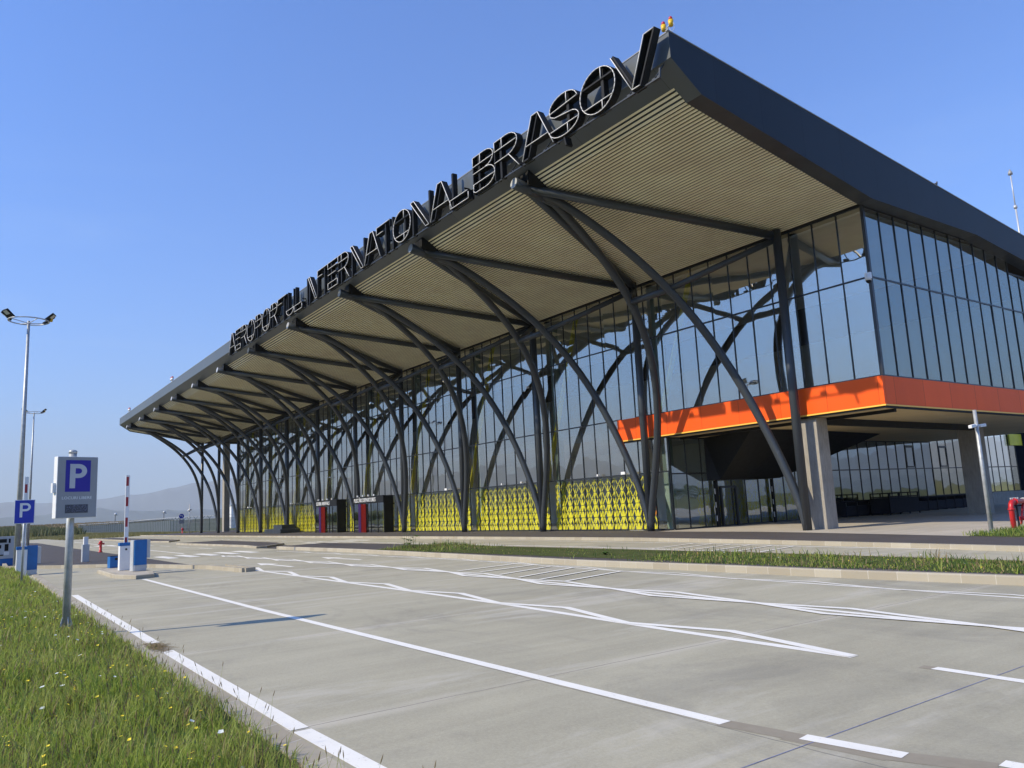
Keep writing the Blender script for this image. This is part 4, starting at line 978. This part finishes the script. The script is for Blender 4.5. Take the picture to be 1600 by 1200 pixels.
def mast(x, y, h, lb, r0=.135):
    e = empty('floodlight_mast', (x,y,ZR), 0, lb, 'lamp mast', 'tall floodlight masts by the parking gates')
    g = MB(); g.tube([(0,0,0),(0,0,h*.5),(0,0,h)], [r0,r0*.72,r0*.45], 16); g.box(-.2,.2,-.2,.2,-.02,.03); g.build('pole', M['galv'], e)
    g = MB(); rr = .85; g.tube([(rr*math.cos(t),rr*math.sin(t),h) for t in np.linspace(0,2*math.pi,33)[:-1]], .03, 8, closed=True)
    for a in range(4): g.tube([(0,0,h-.12),(rr*math.cos(a*math.pi/2+.4),rr*math.sin(a*math.pi/2+.4),h)], .02, 6)
    g.build('head_ring', M['silver'], e)
    for a in (-1.75,-1.15,1.25,1.95):
        c_, s_ = math.cos(a), math.sin(a); p = Vector((rr*c_, rr*s_, h+.13)); u = Vector((c_, s_, .9)).normalized(); v_ = Vector((-s_, c_, 0)); n_ = u.cross(v_)
        g = MB(); g.obox(p+u*.10, u*.24, v_*.2, n_*.045, 0); g.obox(p+u*.19-n_*.045, u*.11, v_*.16, n_*.006, 1); g.obox(p+u*.19+n_*.045, u*.11, v_*.16, n_*.006, 1); g.tube([(rr*c_,rr*s_,h),tuple(p+u*.0)],.02,6); g.build('floodlight', [M['dark'], M['lens']], e)
    g = MB(); g.tube([(.1,.92,h+.03),(.1,.92,h+.25),(.1,.92,h+.36)], [.07,.09,.05], 10); g.build('beacon', M['hyellow'], e)
    return e
mast(-23.4,-26.45,11.65,'nearer and taller-looking floodlight mast at the far left'); mast(-73.9,-22.85,13.7,'farther floodlight mast just right of the nearer one', .14)

def gate(x, y, base, rz, lb, top_z=3.32):
    e = empty('barrier_gate', (x,y,base), rz, lb, 'barrier')
    g = MB(); g.box(-.16,.16,-.17,.17,0,.84-base); hs = g.build('housing', M['white'], e, .01)
    g = MB(); g.box(-.175,.175,-.185,.185,.84-base,.95-base); g.build('cap', M['cabblue'], hs, .01)
    g = MB(); g.tube([(.163,.03,.72-base),(.175,.03,.72-base)], .035, 12); g.build('key_hole', M['dark'], hs)
    g = MB(); g.box(-.03,.03,-.02,.11,.9-base,top_z-base); bm = g.build('boom', M['white'], e)
    g = MB(); z = .95-base
    for k in range(4): g.box(-.034,.034,-.005,.075,z+.0,z+.32 if k else z+.18); z += .72 if k else .55
    g.build('red_stripes', M['stripe'], bm)
    return e
gate(-11.1,-23.9,0,R(0),'raised red and white barrier on the kerbed gate island'); gate(-15.0,-26.75,-.12,R(0),'raised red and white barrier at far left behind the small blue sign', 3.54)
def terminal(x, y, base, lb, h=1.03, w=.4):
    e = empty('ticket_terminal', (x,y,base), R(8), lb, 'ticket terminal')
    g = MB(); g.box(-.02,.02,-w/2,w/2,.2,h-base,0); g.obox((.03,0,.62-base*.5),(.01,0,0),(0,w/2-.01,0),(0,0,.42),0); g.build('blue_face', M['cabblue'], e)
    g = MB(); g.box(-.34,-.021,-w/2-.03,w/2,.0,h-base+.005); g.box(-.02,.02,-w/2,w/2,0,.2); g.build('housing', M['silver'], e, .008)
    g = MB(); g.box(-.34,-.02,w/2,w/2+.12,.42,h-base+.0); g.build('rain_hood', M['silver'], e)
    return e
terminal(-9.7,-23.62,0,'blue ticket terminal beside the raised barrier on the gate island'); terminal(-15.0,-26.42,-.12,'blue ticket terminal at far left beside the left barrier',.92,.36)
e = empty('blue_box', (-13.5,-23.88,0), R(8), 'small low blue box at the left end of the gate island', 'box')
g = MB(); g.box(-.16,.16,-.17,.17,0,.42); g.build('body', M['cabblue'], e, .012)
g = MB(); g.box(.161,.172,.0,.13,.28,.36); g.box(-.165,.165,-.175,.175,.421,.435); g.build('slot', M['dark'], e)
e = empty('payment_kiosk', (-26.6,-26.85,ZR), R(5), 'silver and blue payment kiosk cut by the left picture edge', 'kiosk')
g = MB(); g.box(-.2,.2,-.42,.42,.35,1.42); g.build('cabinet', M['silver'], e, .012)
g = MB(); g.box(-.22,.22,-.60,-.42,.3,1.43); g.build('blue_side', M['cabblue'], e)
g = MB(); g.box(-.18,.18,-.40,.40,0,.349); g.build('base', M['cabblue'], e)
for nm, b in (('screen',(.201,.21,-.2,.1,1.12,1.30)),('card_reader',(.201,.21,.18,.26,1.1,1.3)),('coin_slot',(.201,.215,-.25,-.12,.85,1.02)),('keypad',(.201,.213,.02,.18,.72,1.05)),('cash_tray',(.201,.24,-.28,-.02,.5,.55))):
    g = MB(); g.box(*b); g.build(nm, M['dark'], e)
g = MB(); g.box(.201,.208,.0,.22,.52,.68); g.build('notice', M['white'], e)
e = empty('access_post', (-24.3,-23.55,ZR), R(6), 'short pale stepped access post on the asphalt walk', 'post')
g = MB(); g.box(-.12,.12,-.155,.155,0,.84); g.build('lower_housing', M['silver'], e, .01)
g = MB(); g.box(-.08,.08,-.10,.10,.84,1.21); g.build('upper_housing', M['white'], e, .01)
def hydrant(x, y, s, lb):
    e = empty('fire_hydrant', (x,y,ZR), 0, lb, 'hydrant')
    g = MB(); g.tube([(0,0,0),(0,0,.06),(0,0,.06),(0,0,.62),(0,0,.68),(0,0,.78),(0,0,.83)], [.14,.14,.09,.09,.12,.11,.03], 14); g.build('barrel', M['red'], e)
    g = MB(); g.tube([(0,-.17,.6),(0,.22,.6)], .055, 10); g.tube([(0,.17,.6),(0,.24,.6)], .07, 10); g.tube([(.02,0,.52),(.18,0,.52)], .06, 10); g.build('outlets', M['red'], e)
    e.scale = (s,s,s); return e
hydrant(-39,-20.92,.92,'red fire hydrant on the concrete behind the stepped access post'); hydrant(-52,-25.0,.9,'red fire hydrant at far left on the edge of the asphalt')
# camera pole at right
e = empty('camera_pole', (7.86,-1.75,0), 0, 'galvanised pole with two white cameras in front of the overhang', 'pole')
g = MB(); g.tube([(0,0,0),(0,0,3.95)], [.07,.055], 16); g.box(-.17,.17,-.17,.17,0,.012); g.build('pole', M['galv'], e)
g = MB(); g.tube([(0,-.16,3.43),(0,.16,3.43)], .045, 10); g.build('mount', M['white'], e)
for s in (-1, 1):
    g = MB(); g.beam((0,s*.16,3.43),(.03,s*.52,3.38 if s < 0 else 3.46),.11,.10); g.build('camera', M['white'], e, .01)
# red pipe stand
e = empty('red_pipe_stand', (7.5,.75,0), 0, 'red pipe frame with flange standing in grass at the right edge', 'pipe stand')
g = MB(); g.tube([(0,0,-.02),(0,0,.70),(0,.03,.80),(0,.1,.87),(0,.2,.89),(0,1.0,.89)], .085, 16); g.build('bent_pipe', M['red'], e)
g = MB(); g.tube([(0,.0,.62),(0,.0,.66)], .12, 16); g.build('flange', M['red'], e)
g = MB(); g.tube([(0,.30,.89),(0,.33,.89)], .12, 16); g.build('flange', M['red'], e)
g = MB(); g.tube([(0,1.0,.89),(0,1.1,.89)], .12, 16); g.build('end_flange', M['silver'], e)
g = MB()
for i in range(5): g.box(-.05,-.02,.12+.14*i,.2+.14*i,.97,1.03)
g.build('bolts', M['silver'], e)
g = MB(); g.beam((0,.42,0),(0,.42,.8),.05,.05); g.beam((-.12,.2,.74),(.0,1.6,.74),.05,.05); g.build('support_post', M['navy'], e)
g = MB(); g.tube([(0,.95,.8),(.0,.6,.1)], .035, 10); g.tube([(0,.95,.8),(0,1.3,.1)], .035, 10); g.tube([(0,.55,.3),(0,1.6,.3)], .07, 12); g.build('brace', M['red'], e)

# ------------------------------------------------------------------ far left: fence, poles, signs
fp = [(-258,2),(-228,4.7),(-202,7),(-137,3.7),(-126.7,4.1),(-115.6,7.1),(-114.8,12),(-114,40)]
e = empty('perimeter_fence', (0,0,0), 0, 'long green mesh perimeter fence topped with V-shaped barbed wire posts', 'fence')
seglen = [math.dist(a,b) for a,b in zip(fp[:-1],fp[1:])]; tot = sum(seglen)
def along(s):
    for a, b, L in zip(fp[:-1], fp[1:], seglen):
        if s <= L: return a[0]+(b[0]-a[0])*s/L, a[1]+(b[1]-a[1])*s/L
        s -= L
    return fp[-1]
npst = 78; pm = None
for i in range(npst):
    x, y = along(tot*i/(npst-1))
    if pm is None:
        g = MB(); g.box(-.05,.05,-.05,.05,0,2.3); g.beam((0,0,2.28),(.0,-.38,2.72),.06,.06); g.beam((0,0,2.28),(0,.38,2.72),.06,.06); pm = g.build('fence_post', M['greenfence'], e); pm.location = (x,y,-.15)
    else:
        c = pm.copy(); col.objects.link(c); c.parent = e; c.location = (x,y,-.15); c.rotation_euler = (0,0,-.3)
g = MB(); h = MB()
for i in range(260):
    a = along(tot*i/260); b = along(tot*(i+1)/260)
    for k in range(6):
        t = k/6; x, y = a[0]+(b[0]-a[0])*t, a[1]+(b[1]-a[1])*t; g.box(x-.018,x+.018,y-.018,y+.018,-.15,2.1)
    for z in (.1,.8,1.5,2.1): g.beam((a[0],a[1],z),(b[0],b[1],z),.02,.03)
    for dy, z in ((-.38,2.55),(.38,2.55)): h.beam((a[0],a[1]+dy,z),(b[0],b[1]+dy,z),.03,.03)
    if i % 1 == 0 and rnd.random() < .8: h.tube([(a[0]+.3*math.sin(t), a[1]+.1*t-.3, 2.45+.22*math.cos(t)) for t in range(7)], .02, 4, 0, False)
g.build('mesh_panels', M['fencegrey'], e); h.build('razor_wire', M['silver'], e)
# slim white pole with cross arm
e = empty('slim_pole', (-98.6,-1.76,0), 0, 'slim white pole with small lamp head left of the curved supports', 'pole')
g = MB(); g.tube([(0,0,-.1),(0,0,4.2)], .06, 8); g.build('pole', M['silver'], e)
g = MB(); g.tube([(0,-.25,3.25),(0,.25,3.4)], .09, 8); g.tube([(0,0,3.2),(0,0,3.45)],.12,8); g.build('camera', M['white'], e)
e = empty('direction_sign', (-110.7,-.17,-.05), 0, 'round blue arrow sign above a grey plate near the fence', 'road sign')
g = MB(); g.tube([(0,0,0),(0,0,2.6)], .04, 8); g.build('post', M['galv'], e)
g = MB(); g.tube([(.04,0,2.65),(.07,0,2.65)], .38, 24); ds = g.build('round_plate', M['signblue'], e)
g = MB(); g.beam((.08,.16,2.5),(.08,.12,2.75),.02,.09); g.beam((.08,.12,2.73),(.08,-.1,2.73),.02,.09); k = len(g.v); g.v += [(.085,-.08,2.86),(.085,-.08,2.60),(.085,-.26,2.73)]; g.face((k,k+1,k+2)); g.build('arrow', M['white'], ds)
g = MB(); g.box(.04,.06,-.36,.36,1.5,2.15); g.build('lower_plate', M['cabgrey'], e)
hydrant(-109.5,-.25,1.15,'faded red hydrant below the round blue arrow sign')
for (x, y, z, lb) in ((-147,4.5,3.9,'far camera pole standing behind the fence near the arrow sign'),(-237.5,9.2,5.1,'farthest camera pole behind the fence, left of the raised barrier')):
    e = empty('fence_camera_pole', (x,y,-.2), 0, lb, 'pole'); s = 1 if z < 4.5 else 1.5
    g = MB(); g.tube([(0,0,0),(0,0,z)], .07*s, 8); g.build('pole', M['steel'], e)
    g = MB(); g.sphere((0,.1,z+.15), .26*s, 10, 8); g.beam((0,-.1,z),(0,.5*s,z-.1),.2*s,.15*s); g.build('camera', M['silver'], e)
e = empty('white_building', (-174,28,-.2), 0, 'white flat-roofed building glimpsed behind the far end columns', 'building')
g = MB(); g.box(-6,0,-3,16,0,5.3); g.build('wall', M['white'], e)
g = MB(); g.box(-6.2,.2,-3.2,16.2,5.3,5.6); g.build('roof', M['silver'], e)
g = MB(); g.box(0,.05,-1.5,1.2,0,2.8); g.build('gate', M['cabgrey'], e); g = MB(); g.box(0,.06,3,5,1.2,3); g.build('window', M['dark'], e)

# maize field and far vegetation
def mass(name, n, x0, x1, y0, y1, hz, wd, mat, label, cat='field', base=-.2, lean=.35):
    x = x0+nr.rand(n)*(x1-x0); y = y0+nr.rand(n)*(y1-y0)
    z = np.array([th(a, b) for a, b in zip(x, y)])
    o = blades(name, np.stack([x, y, z], 1), hz*(.6+.5*nr.rand(n)), wd*(.6+.8*nr.rand(n)), mat, label, lean); o['category'] = cat; return o
mass('maize_field', 26000, -340, -190, -75, -4, 2.3, .35, M['corn'], 'dark green maize crop filling the field at far left')
mass('far_meadow', 16000, -520, -340, -110, 60, 1.2, .8, M['drygrass'], 'brownish tall crop beyond the maize at far left')
M['rough'] = leafmat('rough_grass_blades', (.16,.16,.05), (.24,.22,.09), (.30,.25,.12), .3)
mass('rough_grass', 30000, -215, -112, -16, 4, .38, .12, M['rough'], 'rough grass strip in front of the perimeter fence', 'grass')
# tree belt to the east and south, mirrored in the glass
def tree_mass(name, pts, label):
    V = []; n = 0; mb = MB()
    for (x, y, h, r) in pts:
        z0 = th(x, y)
        mb.tube([(x,y,z0-.3),(x+rnd.uniform(-.3,.3),y,z0+h*.5)], [.22,.1], 5, 1, False)
        for k in range(70):
            a = rnd.uniform(0,6.28); b = rnd.uniform(-.5,1); rr = r*math.sqrt(max(.05,1-b*b*.8))*rnd.uniform(.5,1.05)
            p = Vector((x+rr*math.cos(a), y+rr*math.sin(a), z0+h*.55+b*h*.45)); s = rnd.uniform(.35,.9); u = Vector((rnd.gauss(0,1),rnd.gauss(0,1),rnd.gauss(0,1))).normalized(); v_ = u.orthogonal().normalized()
            mb.quad(p-u*s-v_*s*.6, p+u*s*.3-v_*s, p+u*s+v_*s*.5, p-u*s*.2+v_*s)
    o = mb.build(name, [M['treeleaf'], M['dark']]); tag(o, label, 'trees', kind='stuff')
pts = [(rnd.uniform(230,262), -260+i*2.6, rnd.uniform(4,8), rnd.uniform(1.8,3.2)) for i in range(220)]
tree_mass('far_tree_belt', pts, 'far belt of trees on the plain, seen mirrored in the glass')
pts = [(-420+i*4.4, rnd.uniform(-330,-300), rnd.uniform(5,9), rnd.uniform(2,3.5)) for i in range(150)]
tree_mass('far_tree_belt', pts, 'far belt of trees south of the car park, mirrored in the facade')

# ------------------------------------------------------------------ haze
HZ = True
if HZ:
    mb = MB(); mb.box(-17500,17500,-17500,17500,-8,1400)
    m, nt, out = newmat('haze_air'); pv = N(nt, 'ShaderNodeVolumePrincipled'); pv.inputs['Color'].default_value = (.88,.95,1,1); pv.inputs['Density'].default_value = 1.05e-4; pv.inputs['Anisotropy'].default_value = 0
    nt.links.new(pv.outputs[0], out.inputs['Volume']); o = mb.build('haze', m); o['kind'] = 'stuff'; o['label'] = 'pale blue summer haze over the plain'; o['category'] = 'haze'
scene.cycles.max_bounces = 10; scene.cycles.transparent_max_bounces = 12; scene.cycles.volume_bounces = 0
